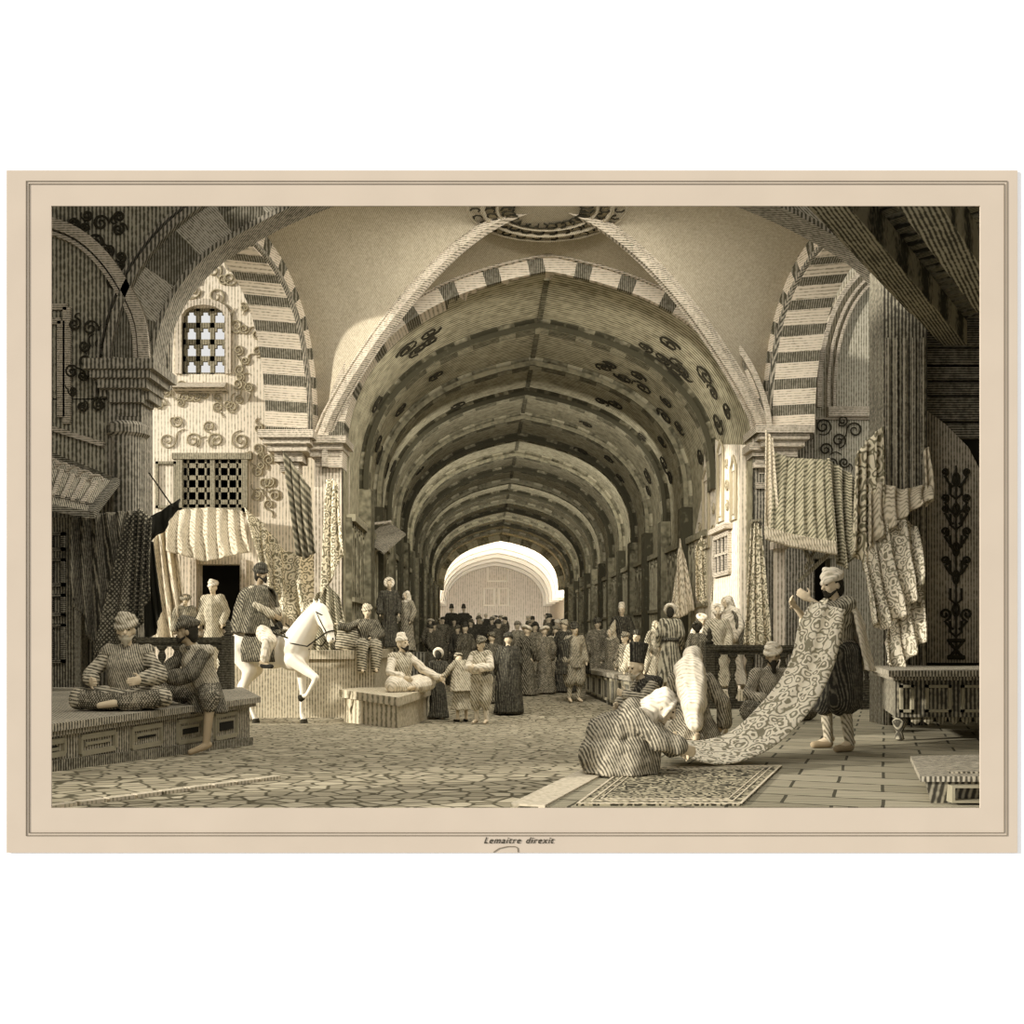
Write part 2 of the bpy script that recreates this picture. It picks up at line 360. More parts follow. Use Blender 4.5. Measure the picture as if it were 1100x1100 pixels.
for WORD, uu in (('Lemaitre', 539), ('direxit', 579)):
    tcu = bpy.data.curves.new('caption', 'FONT'); tcu.body = WORD; tcu.size = .056; tcu.extrude = .001; tcu.align_x = 'CENTER'; tcu.shear = .35; tcu.space_character = 1.15
    tob = bpy.data.objects.new('caption', tcu); COL.objects.link(tob); tob.rotation_euler = (PI/2, 0, 0); tob.parent = sheet_o
    tob.location = P(uu, 906, YM-.003)-sheet_o.location; tcu.materials.append(m_ink)
    bpy.context.view_layer.update(); cme = bpy.data.meshes.new_from_object(tob.evaluated_get(bpy.context.evaluated_depsgraph_get())); tl = tob.location.copy(); tr = tob.rotation_euler.copy()
    bpy.data.objects.remove(tob); tob = bpy.data.objects.new('caption', cme); COL.objects.link(tob); tob.parent = sheet_o; tob.location = tl; tob.rotation_euler = tr
fl = MB(); fl.tube([P(u, v, YM-.002) for u, v in ((530, 915.5), (536, 911.5), (545, 909.5), (553, 909.5), (556, 911), (556.5, 915.5))], .003, 4); fl.build('pen_flourish', m_line, sheet_o)

# ================================================================== ground
gm = MB()
ys = [6.47, 7.5, 8.9]+[9.5+i*.75 for i in range(15)]+[20, 21]+list(range(24, 61, 4))+[70, 100]
def fn_g(a, b):
    i = b*(len(ys)-1); k = min(int(i), len(ys)-2); y = lerp(ys[k], ys[k+1], i-k)
    return (lerp(-14, 14, a), y, G(y))
vs = [(lerp(-14, 14, i/8), y, G(y)) for y in ys for i in range(9)]
gm.add(vs, [(j*9+i, j*9+i+1, (j+1)*9+i+1, (j+1)*9+i) for j in range(len(ys)-1) for i in range(8)])
struct(gm.build('floor', m_cobble))
# raised platform on the right with its pale kerb
ZP = .62
kb = [GP(553, 868, ZP), GP(640, 822, ZP), GP(705, 790, ZP), V((2.35, 15.6, ZP))]
kpts = [(p.x, max(p.y, 6.52)) for p in kb]
pm = MB(); base = kpts+[(9, 15.6), (9, 6.47)]; base[0] = (kpts[0][0]+.02, 6.47)
pm.prism(base, 0.0, ZP)
struct(pm.build('floor', m_slab))
km = MB()
for (a, b) in zip(kpts, kpts[1:]):
    d = V((b[0]-a[0], b[1]-a[1])).normalized(); n = V((d.y, -d.x)); w_ = .2
    if a[1] < 6.47: a = (a[0], 6.47)
    km.prism([(a[0]-n.x*.03, a[1]-n.y*.03), (a[0]+n.x*w_, a[1]+n.y*w_), (b[0]+n.x*w_, b[1]+n.y*w_), (b[0]-n.x*.03, b[1]-n.y*.03)], .05, ZP+.012)
struct(km.build('trim_1', m_kerb))
# drain kerb line across the left foreground
kl = MB(); A = GP(50, 869, .5); B = GP(300, 836, .5)
kq = []
for i in range(9):
    t = i/9; a = A.lerp(B, t); b = A.lerp(B, t+.1); kl.bar((a.x, a.y, G(a.y)+.0), (b.x, b.y, G(b.y)+.0), .09, .05)
struct(kl.build('trim_2', m_kerb))

# ================================================================== arches
def ring(mb, pts, o, d, n, off_in, off_out, n0, n1, blocks, cyc=2, mi0=0, sub=3, odd=None):
    """arch ring of blocks. pts = (a, z) polyline in the plane through o spanned by d (horizontal) and up; n = depth direction.
       blocks = list of relative lengths (cycled); mi alternates"""
    d = V(d).normalized(); n = V(n).normalized(); o = V(o)
    L = [0.0]
    for p, q in zip(pts, pts[1:]): L.append(L[-1]+math.dist(p, q))
    T = L[-1]
    def at(s):
        t = min(max(s/T, 0), 1); p = poly_at(pts, t); q = poly_at(pts, min(1, t+.004)); r = poly_at(pts, max(0, t-.004))
        tx, tz = q[0]-r[0], q[1]-r[1]; l = math.hypot(tx, tz) or 1; return p, (-tz/l, tx/l)
    def w3(p, nn, off, dep): return o+d*(p[0]+nn[0]*off)+V((0, 0, p[1]+nn[1]*off))+n*dep
    s = 0; i = 0
    while s < T-1e-4:
        e = min(T, s+blocks[i % len(blocks)]); mi = mi0+(i % cyc)
        ss = [lerp(s, e, k/sub) for k in range(sub+1)]; vs = []
        for q in ss:
            p, nn = at(q); vs += [w3(p, nn, off_in, n0), w3(p, nn, off_out, n0), w3(p, nn, off_out, n1), w3(p, nn, off_in, n1)]
        fs = [(0, 1, 2, 3), tuple(sub*4+k for k in (3, 2, 1, 0))]
        for k in range(sub):
            for j in range(4): fs.append((k*4+j, k*4+(j+1) % 4, (k+1)*4+(j+1) % 4, (k+1)*4+j)[::-1])
        mb.add(vs, fs, mi); s = e; i += 1
    return mb
half = [(4.4, 5.3), (4.38, 5.95), (4.24, 6.7), (3.86, 7.5), (3.15, 8.28), (2.2, 8.86), (1.1, 9.25), (0, 9.5)]
hs = smooth_poly(half, 5)
prof = [(-a, z) for a, z in hs]+[(a, z) for a, z in hs[::-1][1:]]     # left springing -> apex -> right springing
def cx(Y): return .77-(Y-22)*(1.54/49)
def zs(Y): return 1-.0017*(Y-22)
NY = V((-.0314, 1, 0)).normalized()
# nave vault surface + side walls below it
def vault(mb, y0, y1, n, off=0.0, zbot=True):
    full = [(-4.4, 0)]+[(-4.4, 2.6)]+prof+[(4.4, 2.6), (4.4, 0)]
    cols = len(full); vs = []
    for j in range(n+1):
        Y = lerp(y0, y1, j/n)
        for a, z in full:
            s = 1 if a > 0 else (-1 if a < 0 else 0)
            vs.append((cx(Y)+a+s*off, Y, z*zs(Y)+off*(z > 6)))
    mb.add(vs, [(j*cols+i, j*cols+i+1, (j+1)*cols+i+1, (j+1)*cols+i) for j in range(n) for i in range(cols-1)])
vm = MB(); vault(vm, 22, 71, 30); vm_o = struct(vm.build('ceiling', m_vault, smooth=True))
# outer shell keeps daylight out of the vault
om = MB(); vault(om, 22.4, 71, 4, off=.6); struct(om.build('wall_back', m_vault))
# front ring of alternating blocks, with a thin moulding round it
rm = MB(); ring(rm, prof, (cx(22), 22, 0), (1, 0, 0), (0, 1, 0), -.0, .30, -.12, .5, [.62, .34], 2)
struct(rm.build('trim_3', [m_block_l, m_block_d]))
rm = MB(); ring(rm, prof, (cx(22), 22, 0), (1, 0, 0), (0, 1, 0), .30, .42, -.2, .2, [3.0], 1, sub=14); struct(rm.build('trim_4', m_cap))
# ribs inside
for k in range(1, 15):
    Y = 22+3.25*k; z_ = zs(Y); pr = [(a, z*z_) for a, z in prof]
    rm = MB(); ring(rm, pr, (cx(Y), Y, 0), (1, 0, 0), (0, 1, 0), -.2, .02, -.3, .3, [.5, .42, .7, .42], 2, sub=2)
    struct(rm.build('trim_5', [m_rib_d, m_rib_l]))
    rm = MB(); ring(rm, pr, (cx(Y), Y, 0), (1, 0, 0), (0, 1, 0), -.25, -.12, -.38, -.3, [3], 1, sub=12)
    for s in (-1, 1):   # pilaster under each rib
        if s > 0 and k == 1: continue
        xx = cx(Y)+s*4.4; rm.box(min(xx, xx-s*.3), max(xx, xx-s*.3), Y-.35, Y+.35, G(Y), 5.3*z_)
    struct(rm.build('trim_6', m_rib_d))
# ridge line along the vault
rm = MB()
rm.bar((cx(22.3), 22.3, 9.47), (cx(71), 71, 9.47*zs(71)), .12, .06); struct(rm.build('trim_7', m_rib_d))

# pier heads and piers
FL = V((-3.72, 22, 0)); FR = V((5.26, 22, 0))
NLx, NRx, YN = -5.78, 6.15, 16.3
def capital(mb, cx_, cy_, z, w, d, flip=1):
    for k, (e, h) in enumerate(((.30, .16), (.22, .12), (.14, .14), (.02, .2), (-.08, .2), (-.16, .12))):
        mb.box(cx_-w/2-e, cx_+w/2+e, cy_-d/2-e, cy_+d/2+e, z-h, z); z -= h
    return z
# far piers: block between nave mouth and lateral arch
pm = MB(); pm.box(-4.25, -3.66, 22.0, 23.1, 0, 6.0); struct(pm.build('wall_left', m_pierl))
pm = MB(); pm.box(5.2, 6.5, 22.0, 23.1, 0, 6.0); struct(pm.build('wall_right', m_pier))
cm = MB(); capital(cm, -4.0, 22.25, 5.95, .35, .5); struct(cm.build('trim_8', m_cap))
cm = MB(); capital(cm, -4.72, 21.9, 6.0, .55, .55); struct(cm.build('trim_8', m_cap))
cm = MB(); capital(cm, 5.7, 21.95, 6.1, .62, .6); struct(cm.build('trim_8', m_cap))
cm = MB(); capital(cm, 5.36, 22.05, 5.8, .05, .1); struct(cm.build('trim_8', m_cap))

# near transverse arch (frontal, dark on the left, its right haunch behind the timber)
npx = [(160, 430), (162, 395), (166, 370), (175, 340), (192, 308), (222, 274), (262, 248), (312, 222), (380, 196), (470, 172), (575, 158)]
npts = [(P(u, v, YN).x, P(u, v, YN).z) for u, v in npx]
npr = [(-(575-u)/F*YN, 0) for u, v in npx]
ncx = P(575, 0, YN).x
left = smooth_poly(npts, 4)
near_prof = left+[(2*ncx-a, z) for a, z in left[::-1][1:]]
rm = MB(); ring(rm, near_prof, (0, YN, 0), (1, 0, 0), (0, 1, 0), .02, .62, 0, .55, [.62], 2)
struct(rm.build('trim_9', [m_block_n, m_block_d]))
rm = MB(); ring(rm, near_prof, (0, YN, 0), (1, 0, 0), (0, 1, 0), .62, .74, -.12, .3, [4.0], 1, sub=16)
ring(rm, near_prof, (0, YN, 0), (1, 0, 0), (0, 1, 0), .82, .87, -.06, .3, [4.0], 1, sub=16)
ring(rm, near_prof, (0, YN, 0), (1, 0, 0), (0, 1, 0), -.03, .05, -.05, .5, [4.0], 1, sub=16); struct(rm.build('trim_10', m_pier))
# spandrel wall above it and out to both sides
def at_off(pts, off):
    out = []
    for i, p in enumerate(pts):
        q = pts[min(i+1, len(pts)-1)]; r = pts[max(i-1, 0)]; tx, tz = q[0]-r[0], q[1]-r[1]; l = math.hypot(tx, tz)
        out.append((p[0]-tz/l*off, p[1]+tx/l*off))
    return out
ex = at_off(near_prof, .4); ex = [(-9.5, ex[0][1])]+ex+[(9.5, ex[-1][1])]
wm = MB(); vs = []
for y in (YN+.05, YN+.5):
    for x, z in ex: vs.append((x, y, z))
    for x, z in ex: vs.append((x, y, 12.0))
K = len(ex)
fs = [(i, i+1, K+i+1, K+i) for i in range(K-1)]+[(2*K+i+1, 2*K+i, 3*K+i, 3*K+i+1) for i in range(K-1)]
wm.add(vs, fs); zt = ex[0][1]
wm.box(-9.5, NLx-.62, YN+.05, YN+.5, 0, zt+.02)
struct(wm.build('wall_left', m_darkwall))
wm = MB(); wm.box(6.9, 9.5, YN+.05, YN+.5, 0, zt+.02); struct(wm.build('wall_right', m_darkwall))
# near left pier with its column and capital
pm = MB(); pm.box(-6.42, NLx-.1, YN-.05, YN+.45, 0, 5.75); struct(pm.build('wall_left', m_pier))
cm = MB(); z = capital(cm, -6.1, YN+.1, 6.0, .5, .5)
cm.lathe([(.26, -.22), (.33, -.17), (.33, -.05), (.28, 0), (.24, .02)], (-6.1, YN-.02, z), 20)
cm.lathe([(.26, 0), (.26, z-.2)], (-6.1, YN-.02, 0), 20); struct(cm.build('trim_8', m_pier))
pm = MB(); pm.box(6.1, 6.9, YN-.05, YN+.7, 0, 5.9); struct(pm.build('wall_right', m_pier))
# blind pointed arch on the near left wall
bp = [(P(u, v, YN).x, P(u, v, YN).z) for u, v in ((150, 395), (146, 350), (132, 318), (110, 285), (85, 262), (58, 250), (20, 240))]
bp = smooth_poly(bp, 4)
rm = MB(); ring(rm, bp, (0, YN, 0), (1, 0, 0), (0, 1, 0), -.2, -.03, -.12, .1, [9], 1, sub=20)
ring(rm, bp, (0, YN, 0), (1, 0, 0), (0, 1, 0), .0, .06, -.08, .1, [9], 1, sub=20); struct(rm.build('trim_11', m_cap))
# panel and ledge lines on the near left wall
rm = MB()
for u0, u1, v0, v1 in ((56, 72, 330, 455), (60, 66, 345, 448)):
    A = P(u0, v1, YN); B = P(u1, v0, YN)
    rm.bar((B.x, YN-.0, A.z), (B.x, YN-.0, B.z), .05, .12); rm.bar((A.x-.5, YN, B.z), (B.x, YN, B.z), .05, .1)
A = P(55, 460, YN); B = P(112, 478, YN); rm.bar((A.x, YN, A.z), (B.x, YN, B.z), .1, .08)
struct(rm.build('trim_12', m_cap))

# lateral arches (between near and far piers), soffit .8 deep, striped
def lateral(Pn, Pf, zsn, zsf, apexz, out, name, mats, n_blocks, start):
    """Pn near springing (x,y), Pf far springing; returns curve points"""
    Pn = V((*Pn, 0)); Pf = V((*Pf, 0)); d = (Pf-Pn); Ln = d.length; d.normalize()
    hf = [(Ln/2, 0), (Ln/2*.99, .22), (Ln/2*.93, .46), (Ln/2*.80, .68), (Ln/2*.58, .85), (Ln/2*.3, .95), (0, 1.0)]
    hf = smooth_poly(hf, 4)
    zf = lambda r, s: s+(apexz-s)*r
    pts = [(Ln/2-a, zf(r, zsn)) for a, r in hf]+[(Ln/2+a, zf(r, zsf)) for a, r in hf[::-1][1:]]
    rm = MB(); ring(rm, pts, Pn, d, out, 0, .5, -.02, .85, [.33, .22], 2)
    struct(rm.build(name, mats))
    rm = MB(); ring(rm, pts, Pn, d, out, .5, .62, -.12, .5, [5], 1, sub=20)
    ring(rm, pts, Pn, d, out, .02, .1, -.1, .0, [5], 1, sub=20); struct(rm.build('trim_14', m_pier))
    return [Pn+d*a+V((0, 0, z)) for a, z in at_off(pts, .5)]
LL = lateral((-5.9, 17.5), (-4.42, 22.0), 5.9, 5.9, 9.35, (-1, -.3, 0), 'trim_13', [m_block_l, m_block_d], 0, 0)
RR = lateral((6.8, 17.5), (5.62, 22.0), 5.9, 5.9, 9.35, (1, -.25, 0), 'trim_13', [m_block_l, m_block_d], 0, 0)
# crossing vault: four webs to a boss, diagonal ribs, medallion
C0 = V((P(588, 0, 19.3).x, 19.3, 9.95))
def diag(p, near=False):   # pier head -> centre, rising curve
    out = []
    for i in range(21):
        t = i/20; h = 1-(1-t)**7 if near else math.sin(t*PI/2)**.82; q = p.lerp(C0, t); out.append(V((q.x, q.y, p.z+(C0.z-p.z)*h)))
    return out
pFL = V((-4.1, 21.95, 5.95)); pFR = V((5.45, 21.95, 5.95)); pNL = V((-6.0, 16.9, 5.95)); pNR = V((6.9, 16.9, 5.95))
dFL, dFR, dNL, dNR = diag(pFL), diag(pFR), diag(pNL, True), diag(pNR, True)
def samp(c, t):
    i = min(int(t*(len(c)-1)), len(c)-2); return c[i].lerp(c[i+1], t*(len(c)-1)-i)
def web(arch, d1, d2):
    mb = MB(); n, m = 40, 12; vs = []
    for i in range(n+1):
        t = i/n; A = samp(arch, t); D = samp(d1, 2*t) if t <= .5 else samp(d2, 2-2*t)
        for j in range(m+1):
            s = j/m; q = A.lerp(D, s); vs.append(q+V((0, 0, .12*math.sin(PI*s)*math.sin(PI*t))))
    mb.add(vs, [(i*(m+1)+j, i*(m+1)+j+1, (i+1)*(m+1)+j+1, (i+1)*(m+1)+j) for i in range(n) for j in range(m)])
    return struct(mb.build('ceiling', m_web, smooth=True))
nav = [V((cx(22)+a, 22, z)) for a, z in at_off(prof, .3)]
web(nav, dFL, dFR); web(LL[::-1], dFL, dNL); web(RR[::-1], dFR, dNR)
rm = MB()
for d_ in (dFL, dFR):
    pts = [p-V((0, 0, .05)) for p in d_]; rm.tube(pts, .13, 6)
    for sgn in (-1, 1):
        rm.tube([p+V((sgn*.17, 0, .0)) for p in pts], .035, 5)
struct(rm.build('trim_15', m_cap))
rm = MB()
for R_, r_ in ((1.22, .05), (.95, .035), (1.5, .03)):
    rm.tube([C0+V((R_*math.cos(a), R_*math.sin(a), -.22)) for a in [2*PI*k/40 for k in range(40)]], r_, 5, closed=True)
rm.lathe([(1.25, -.2), (1.25, -.1), (.3, .0)], C0, 40)
struct(rm.build('trim_16', m_web))
rm = MB()
for k in range(26):
    a = 2*PI*k/26
    for R_, h in ((1.08, .1), (.75, .13), (1.36, .09)):
        c = C0+V((R_*math.cos(a), R_*math.sin(a), -.23)); rm.tube([c+V((math.cos(a*3+q)*h, math.sin(a*3+q)*h, 0)) for q in [0, 1, 2, 3, 4]], .018, 4)
struct(rm.build('trim_17', m_ink))

# near bay: unseen roof and side walls, added to block sky light
wm = MB(); wm.box(-9.5, 9.5, 9.4, YN+.5, 10.2, 10.35); struct(wm.build('ceiling', m_darkwall))
wm = MB(); wm.box(-8.6, -8.4, 6.47, YN, 0, 9.6); struct(wm.build('wall_left', m_darkwall))
wm = MB(); wm.box(8.4, 8.6, 6.47, YN, 0, 9.6); struct(wm.build('wall_right', m_darkwall))

# house walls seen through the lateral arches
YL = 23.3
wl = MB()
holes_l = [P(197, 403, YL), P(243, 330, YL)]
def wall_holes(mb, x0, x1, z0, z1, y, th, holes):
    xs = sorted({x0, x1, *[h[0] for h in holes], *[h[1] for h in holes]}); zz = sorted({z0, z1, *[h[2] for h in holes], *[h[3] for h in holes]})
    for a, b in zip(xs, xs[1:]):
        for c, d in zip(zz, zz[1:]):
            mx, mz = (a+b)/2, (c+d)/2
            if any(h[0] < mx < h[1] and h[2] < mz < h[3] for h in holes): continue
            mb.box(a, b, y, y+th, c, d)
def hole(u0, u1, v0, v1, Y): A = P(u0, v1, Y); B = P(u1, v0, Y); return (A.x, B.x, A.z, B.z)
H1 = hole(196, 242, 330, 402, YL); H2 = hole(196, 262, 494, 546, YL); H3 = hole(212, 258, 606, 676, YL)
wall_holes(wl, -10.5, -4.28, 0, 12.5, YL, .4, [H1, H2, H3])
struct(wl.build('wall_back', m_wall))
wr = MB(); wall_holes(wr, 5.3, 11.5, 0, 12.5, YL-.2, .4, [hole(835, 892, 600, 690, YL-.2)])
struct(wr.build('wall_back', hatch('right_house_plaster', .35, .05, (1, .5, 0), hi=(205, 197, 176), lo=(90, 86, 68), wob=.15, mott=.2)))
# backs of the rooms behind the openings
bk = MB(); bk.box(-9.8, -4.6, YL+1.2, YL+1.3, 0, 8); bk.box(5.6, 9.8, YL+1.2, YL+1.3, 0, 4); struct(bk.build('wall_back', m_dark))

# second, brightly lit hall beyond the far arch
m_far = hatch('far_plaster', .2, .16, (1, 1, 0), hi=(238, 226, 210), lo=(180, 170, 145), mott=.15, mscale=.4)
m_farl = plain('far_rib_plaster', (246, 238, 220), var=.02)
fm = MB(); vault(fm, 71.05, 104, 8, off=1.2); struct(fm.build('ceiling', m_far, smooth=True))
for k in range(6):
    Y = 79+4.2*k; rm = MB(); ring(rm, [(a, z*zs(Y)) for a, z in prof], (cx(Y), Y, 0), (1, 0, 0), (0, 1, 0), .3, 1.2, -.5, .5, [3], 1, sub=12); struct(rm.build('trim_18', m_farl))
YE = 103.5; bm_ = MB()
wall_holes(bm_, -11, 7, 0, 11, YE, .4, [])
struct(bm_.build('wall_back', m_far))
em = MB()
for u0, u1, v0, v1 in ((520, 531, 632, 650), (536, 546, 632, 650), (524, 545, 606, 624)):
    h_ = hole(u0, u1, v0, v1, YE-.1); em.tube([(h_[0], YE-.1, h_[2]), (h_[0], YE-.1, h_[3]), (h_[1], YE-.1, h_[3]), (h_[1], YE-.1, h_[2])], .12, 5, closed=True)
struct(em.build('trim_27', m_farl))
fa = MB(); ring(fa, [(a, z*zs(71)) for a, z in prof], (cx(71), 71, 0), (1, 0, 0), (0, 1, 0), -.45, 1.3, -.3, .0, [.8, .8], 2, sub=3)
struct(fa.build('trim_19', [m_rib_d, m_rib_l]))
def emptyS(name, loc):
    o = bpy.data.objects.new(name, None); COL.objects.link(o); o.location = loc; return struct(o)
# ================================================================== carved and painted scrollwork
def spiral(c, r, turns=1.6, a0=0, s=1, n=22):
    return [(c[0]+r*(1-.85*i/n)*math.cos(a0+s*2*PI*turns*i/n), c[1]+r*(1-.85*i/n)*math.sin(a0+s*2*PI*turns*i/n)) for i in range(n+1)]
def scrolls(items, Y, mat, th=.022, name='trim_20'):
    """items: (u, v, radius px, start angle, +-1 turn, tail (du, dv))"""
    mb = MB()
    for it in items:
        u, v, r, a0, s = it[:5]; tail = it[5] if len(it) > 5 else None
        pts = spiral((u, v), r, a0=a0, s=s)
        if tail:
            st = pts[0]; k = [(st[0]+tail[0]*t+tail[1]*.25*math.sin(PI*t), st[1]+tail[1]*t-tail[0]*.25*math.sin(PI*t)) for t in (1, .8, .6, .4, .2)]; pts = k+pts
        w = [P(a, b, Y) for a, b in pts]; mb.tube(w, [th*(.45+.55*math.sin(PI*(i+1)/(len(w)+1))) for i in range(len(w))], 5)
    return struct(mb.build(name, mat))
def rnd_scrolls(box, n, r, seed, keep=None):
    R = random.Random(seed); out = []; tries = 0
    while len(out) < n and tries < 4000:
        tries += 1; u = R.uniform(box[0], box[1]); v = R.uniform(box[2], box[3]); q = R.uniform(*r)
        if keep and not keep(u, v): continue
        if any(math.hypot(u-o[0], v-o[1]) < (q+o[2])*.95 for o in out): continue
        out.append((u, v, q, R.uniform(0, 6.28), R.choice((-1, 1)), (R.uniform(-1.6, 1.6)*q, R.uniform(-1.6, 1.6)*q)))
    return out
lw = [(207, 312, 9, 0, 1, (-18, 8)), (232, 318, 10, 2, -1, (20, 6)), (254, 350, 8, 1, 1, (-6, -26)), (256, 376, 6, 2, -1, (2, 24)), (188, 325, 5, 3, 1, (-8, 10)), (240, 300, 6, 0, 1, (-14, -4)),
      (258, 405, 5, 1, -1, (6, 22)), (262, 330, 5, 4, 1, (2, 12))]
for k, u in enumerate((180, 207, 232, 258)): lw.append((u, 473, 9, k, (-1) ** k, (10, -12)))
for k, a in enumerate((-2.4, -2.0, -1.57, -1.1, -.7)): lw.append((219+34*math.cos(a), 452+28*math.sin(a), 5, a, (-1) ** k, (6*math.cos(a), -9)))
for k in range(7): lw.append((283+6*(-1)**k, 470+12*k, 6, k*1.3, (-1)**k, (3, 8)))
lw += rnd_scrolls((172, 300, 262, 330), 12, (5, 9), 31, lambda u, v: not (190 < u < 248 and v > 318))+rnd_scrolls((168, 300, 410, 462), 14, (5, 8), 32)+rnd_scrolls((246, 300, 330, 405), 8, (4, 7), 33)+rnd_scrolls((266, 300, 480, 545), 7, (4, 7), 34)
scrolls(lw, YL-.02, m_inkl, .022)
scrolls(rnd_scrolls((60, 108, 335, 445), 11, (5, 9), 3, lambda u, v: u > 76 and u < 112), YN-.02, m_ink, .02)
scrolls(rnd_scrolls((75, 150, 226, 330), 12, (5, 9), 5, lambda u, v: (v < 250 and u < 130) or (abs((v-228)-(u-92)*1.7) < 26 and u > 95 and u < 135)), YN-.0, m_ink, .022)
scrolls(rnd_scrolls((855, 905, 270, 450), 16, (4, 8), 9, lambda u, v: u > 905-(v-262)*.55 and u < 905-(v-280)*.28 and v < 450), YL-.25, m_ink, .024)
scrolls(rnd_scrolls((848, 930, 450, 500), 12, (5, 9), 12), YL-.25, m_ink, .022)
# blind pointed arch on the right house wall
rm = MB()
bp = [(P(u, v, YL-.2).x, P(u, v, YL-.2).z) for u, v in ((897, 438), (898, 400), (905, 360), (920, 325), (945, 298), (985, 275))]
bp = smooth_poly(bp, 4)
for o0, o1 in ((0, .06), (.14, .2), (.32, .42)): ring(rm, bp, (0, YL-.2, 0), (1, 0, 0), (0, 1, 0), o0, o1, -.08, .05, [12], 1, sub=24)
A = P(888, 438, YL-.2); rm.box(A.x, A.x+2.2, A.y-.15, A.y, A.z-.22, A.z)
A = P(846, 449, YL-.2); rm.box(A.x, A.x+3, A.y-.05, A.y, A.z-.05, A.z)
struct(rm.build('trim_21', m_cap))
# scrollwork on the nave vault sides, laid on the curved surface
mb = MB(); R = random.Random(4)
for k in range(46):
    Yc = 22.9+3.25*R.choice((0, 0, 0, 1, 1, 2, 2, 3, 4))+R.uniform(.3, 1.9); sd = R.choice((-1, 1)); t0 = R.uniform(.08, .36); r = R.uniform(.2, .34); a0 = R.uniform(0, 6); s = R.choice((-1, 1))
    pts = []
    for q in spiral((0, 0), r, a0=a0, s=s, n=16):
        t = t0+q[0]/12.5; p_ = poly_at(prof, t if sd < 0 else 1-t); Y = Yc+q[1]; pts.append((cx(Y)+p_[0]*.988, Y, p_[1]*zs(Y)-.05))
    mb.tube(pts, .026, 4)
struct(mb.build('trim_22', m_ink))

# ================================================================== shop fronts along the nave
R = random.Random(8)
for k in range(12):
    Y0 = 22+3.25*k+.5; Y1 = Y0+2.4
    for s in (-1, 1):
        if s > 0 and k == 0: continue
        mb = MB(); xs0 = cx(Y0)+s*4.34; xs1 = cx(Y1)+s*4.34; zt = 4.3
        for j in range(7):
            t = j/6; x = lerp(xs0, xs1, t); Y = lerp(Y0, Y1, t); mb.box(x-.07, x+.07, Y-.05, Y+.05, G(Y), zt)
        mb.bar((xs0-s*.05, Y0, zt), (xs1-s*.05, Y1, zt), .2, .16); mb.bar((xs0-s*.05, Y0, 2.5), (xs1-s*.05, Y1, 2.5), .16, .1)
        mb.bar((xs0-s*.1, Y0, G(Y0)+.8), (xs1-s*.1, Y1, G(Y1)+.8), .3, .12)
        for j in range(3):
            t = (j+.5)/3; x = lerp(xs0, xs1, t)-s*.06; Y = lerp(Y0, Y1, t); hw = .3
            mb.tube([(x, Y-hw, 2.7)]+[(x, Y-hw*math.cos(a), 3.7+.45*math.sin(a)) for a in [PI*q/8 for q in range(9)]]+[(x, Y+hw, 2.7)], .03, 4)
        struct(mb.build('trim_23', m_rib_l))
# ================================================================== first bay of the right nave wall: house front, its sunlit brightness put into pale plaster
m_mold = plain('worn_moulding', (150, 142, 118), var=.15, scale=14)
nf = lambda Y: cx(Y)+4.27
mb = MB(); pg = [(22.5, 0), (27.4, 0), (27.4, 4.3), (26.5, 5.2), (25.9, 7.0), (24.6, 6.3), (22.5, 5.9)]
vs = [(nf(y), y, z) for y, z in pg]+[(nf(y)+.16, y, z) for y, z in pg]; n = len(pg)
mb.add(vs, [tuple(range(n)), tuple(range(2*n-1, n-1, -1))]+[(i, n+i, n+(i+1) % n, (i+1) % n) for i in range(n)])
struct(mb.build('wall_right', m_wall))
mb = MB()
def side(Y, z, off=.03): return (nf(Y)-off, Y, z)
for a, b, c, d in ((24.0, 24.6, 4.4, 6.1), (25.5, 26.2, 3.9, 5.7), (22.8, 23.3, 4.3, 5.5)):
    q = [side(a, c), side(b, c), side(b, d), side((a+b)/2, d+.25), side(a, d)]; mb.tube(q, .035, 4, closed=True)
    q = [side(a+.13, c+.13), side(b-.13, c+.13), side(b-.13, d-.1), side(a+.13, d-.1)]; mb.tube(q, .02, 4, closed=True)
for Yc, z, r in ((23.65, 5.2, .16), (23.65, 4.7, .13), (25.05, 5.4, .16), (25.05, 4.8, .14), (25.05, 4.3, .12), (26.6, 4.5, .15), (23.7, 5.7, .12), (25.7, 6.2, .15)):
    mb.tube([side(Yc+q[0], z+q[1]) for q in spiral((0, 0), r, a0=z*3)], .02, 4)
struct(mb.build('trim_24', m_inkl))
# small barred window in it
wn = emptyS('window_3', (nf(24), 24, 3.6))
mb = MB()
for z in (3.15, 4.05): mb.bar(side(23.35, z), side(24.85, z), .1, .1)
for y in (23.35, 24.85): mb.bar(side(y, 3.15), side(y, 4.05), .1, .1)
mb.bar(side(23.2, 4.2), side(25.0, 4.2), .3, .12); mb.build('window_frame', m_cap, wn)
mb = MB()
for y in (23.72, 24.1, 24.48): mb.bar(side(y, 3.15), side(y, 4.05), .06, .06)
mb.bar(side(23.35, 3.62), side(24.85, 3.62), .06, .06); mb.build('mullion', m_cap, wn)
mb = MB(); mb.add([side(23.35, 3.15, .01), side(24.85, 3.15, .01), side(24.85, 4.05, .01), side(23.35, 4.05, .01)]+[side(23.35, 3.15, .0), side(24.85, 3.15, .0), side(24.85, 4.05, .0), side(23.35, 4.05, .0)],
    [(0, 1, 2, 3), (7, 6, 5, 4), (0, 4, 5, 1), (1, 5, 6, 2), (2, 6, 7, 3), (3, 7, 4, 0)]); mb.build('pane', m_dark, wn)

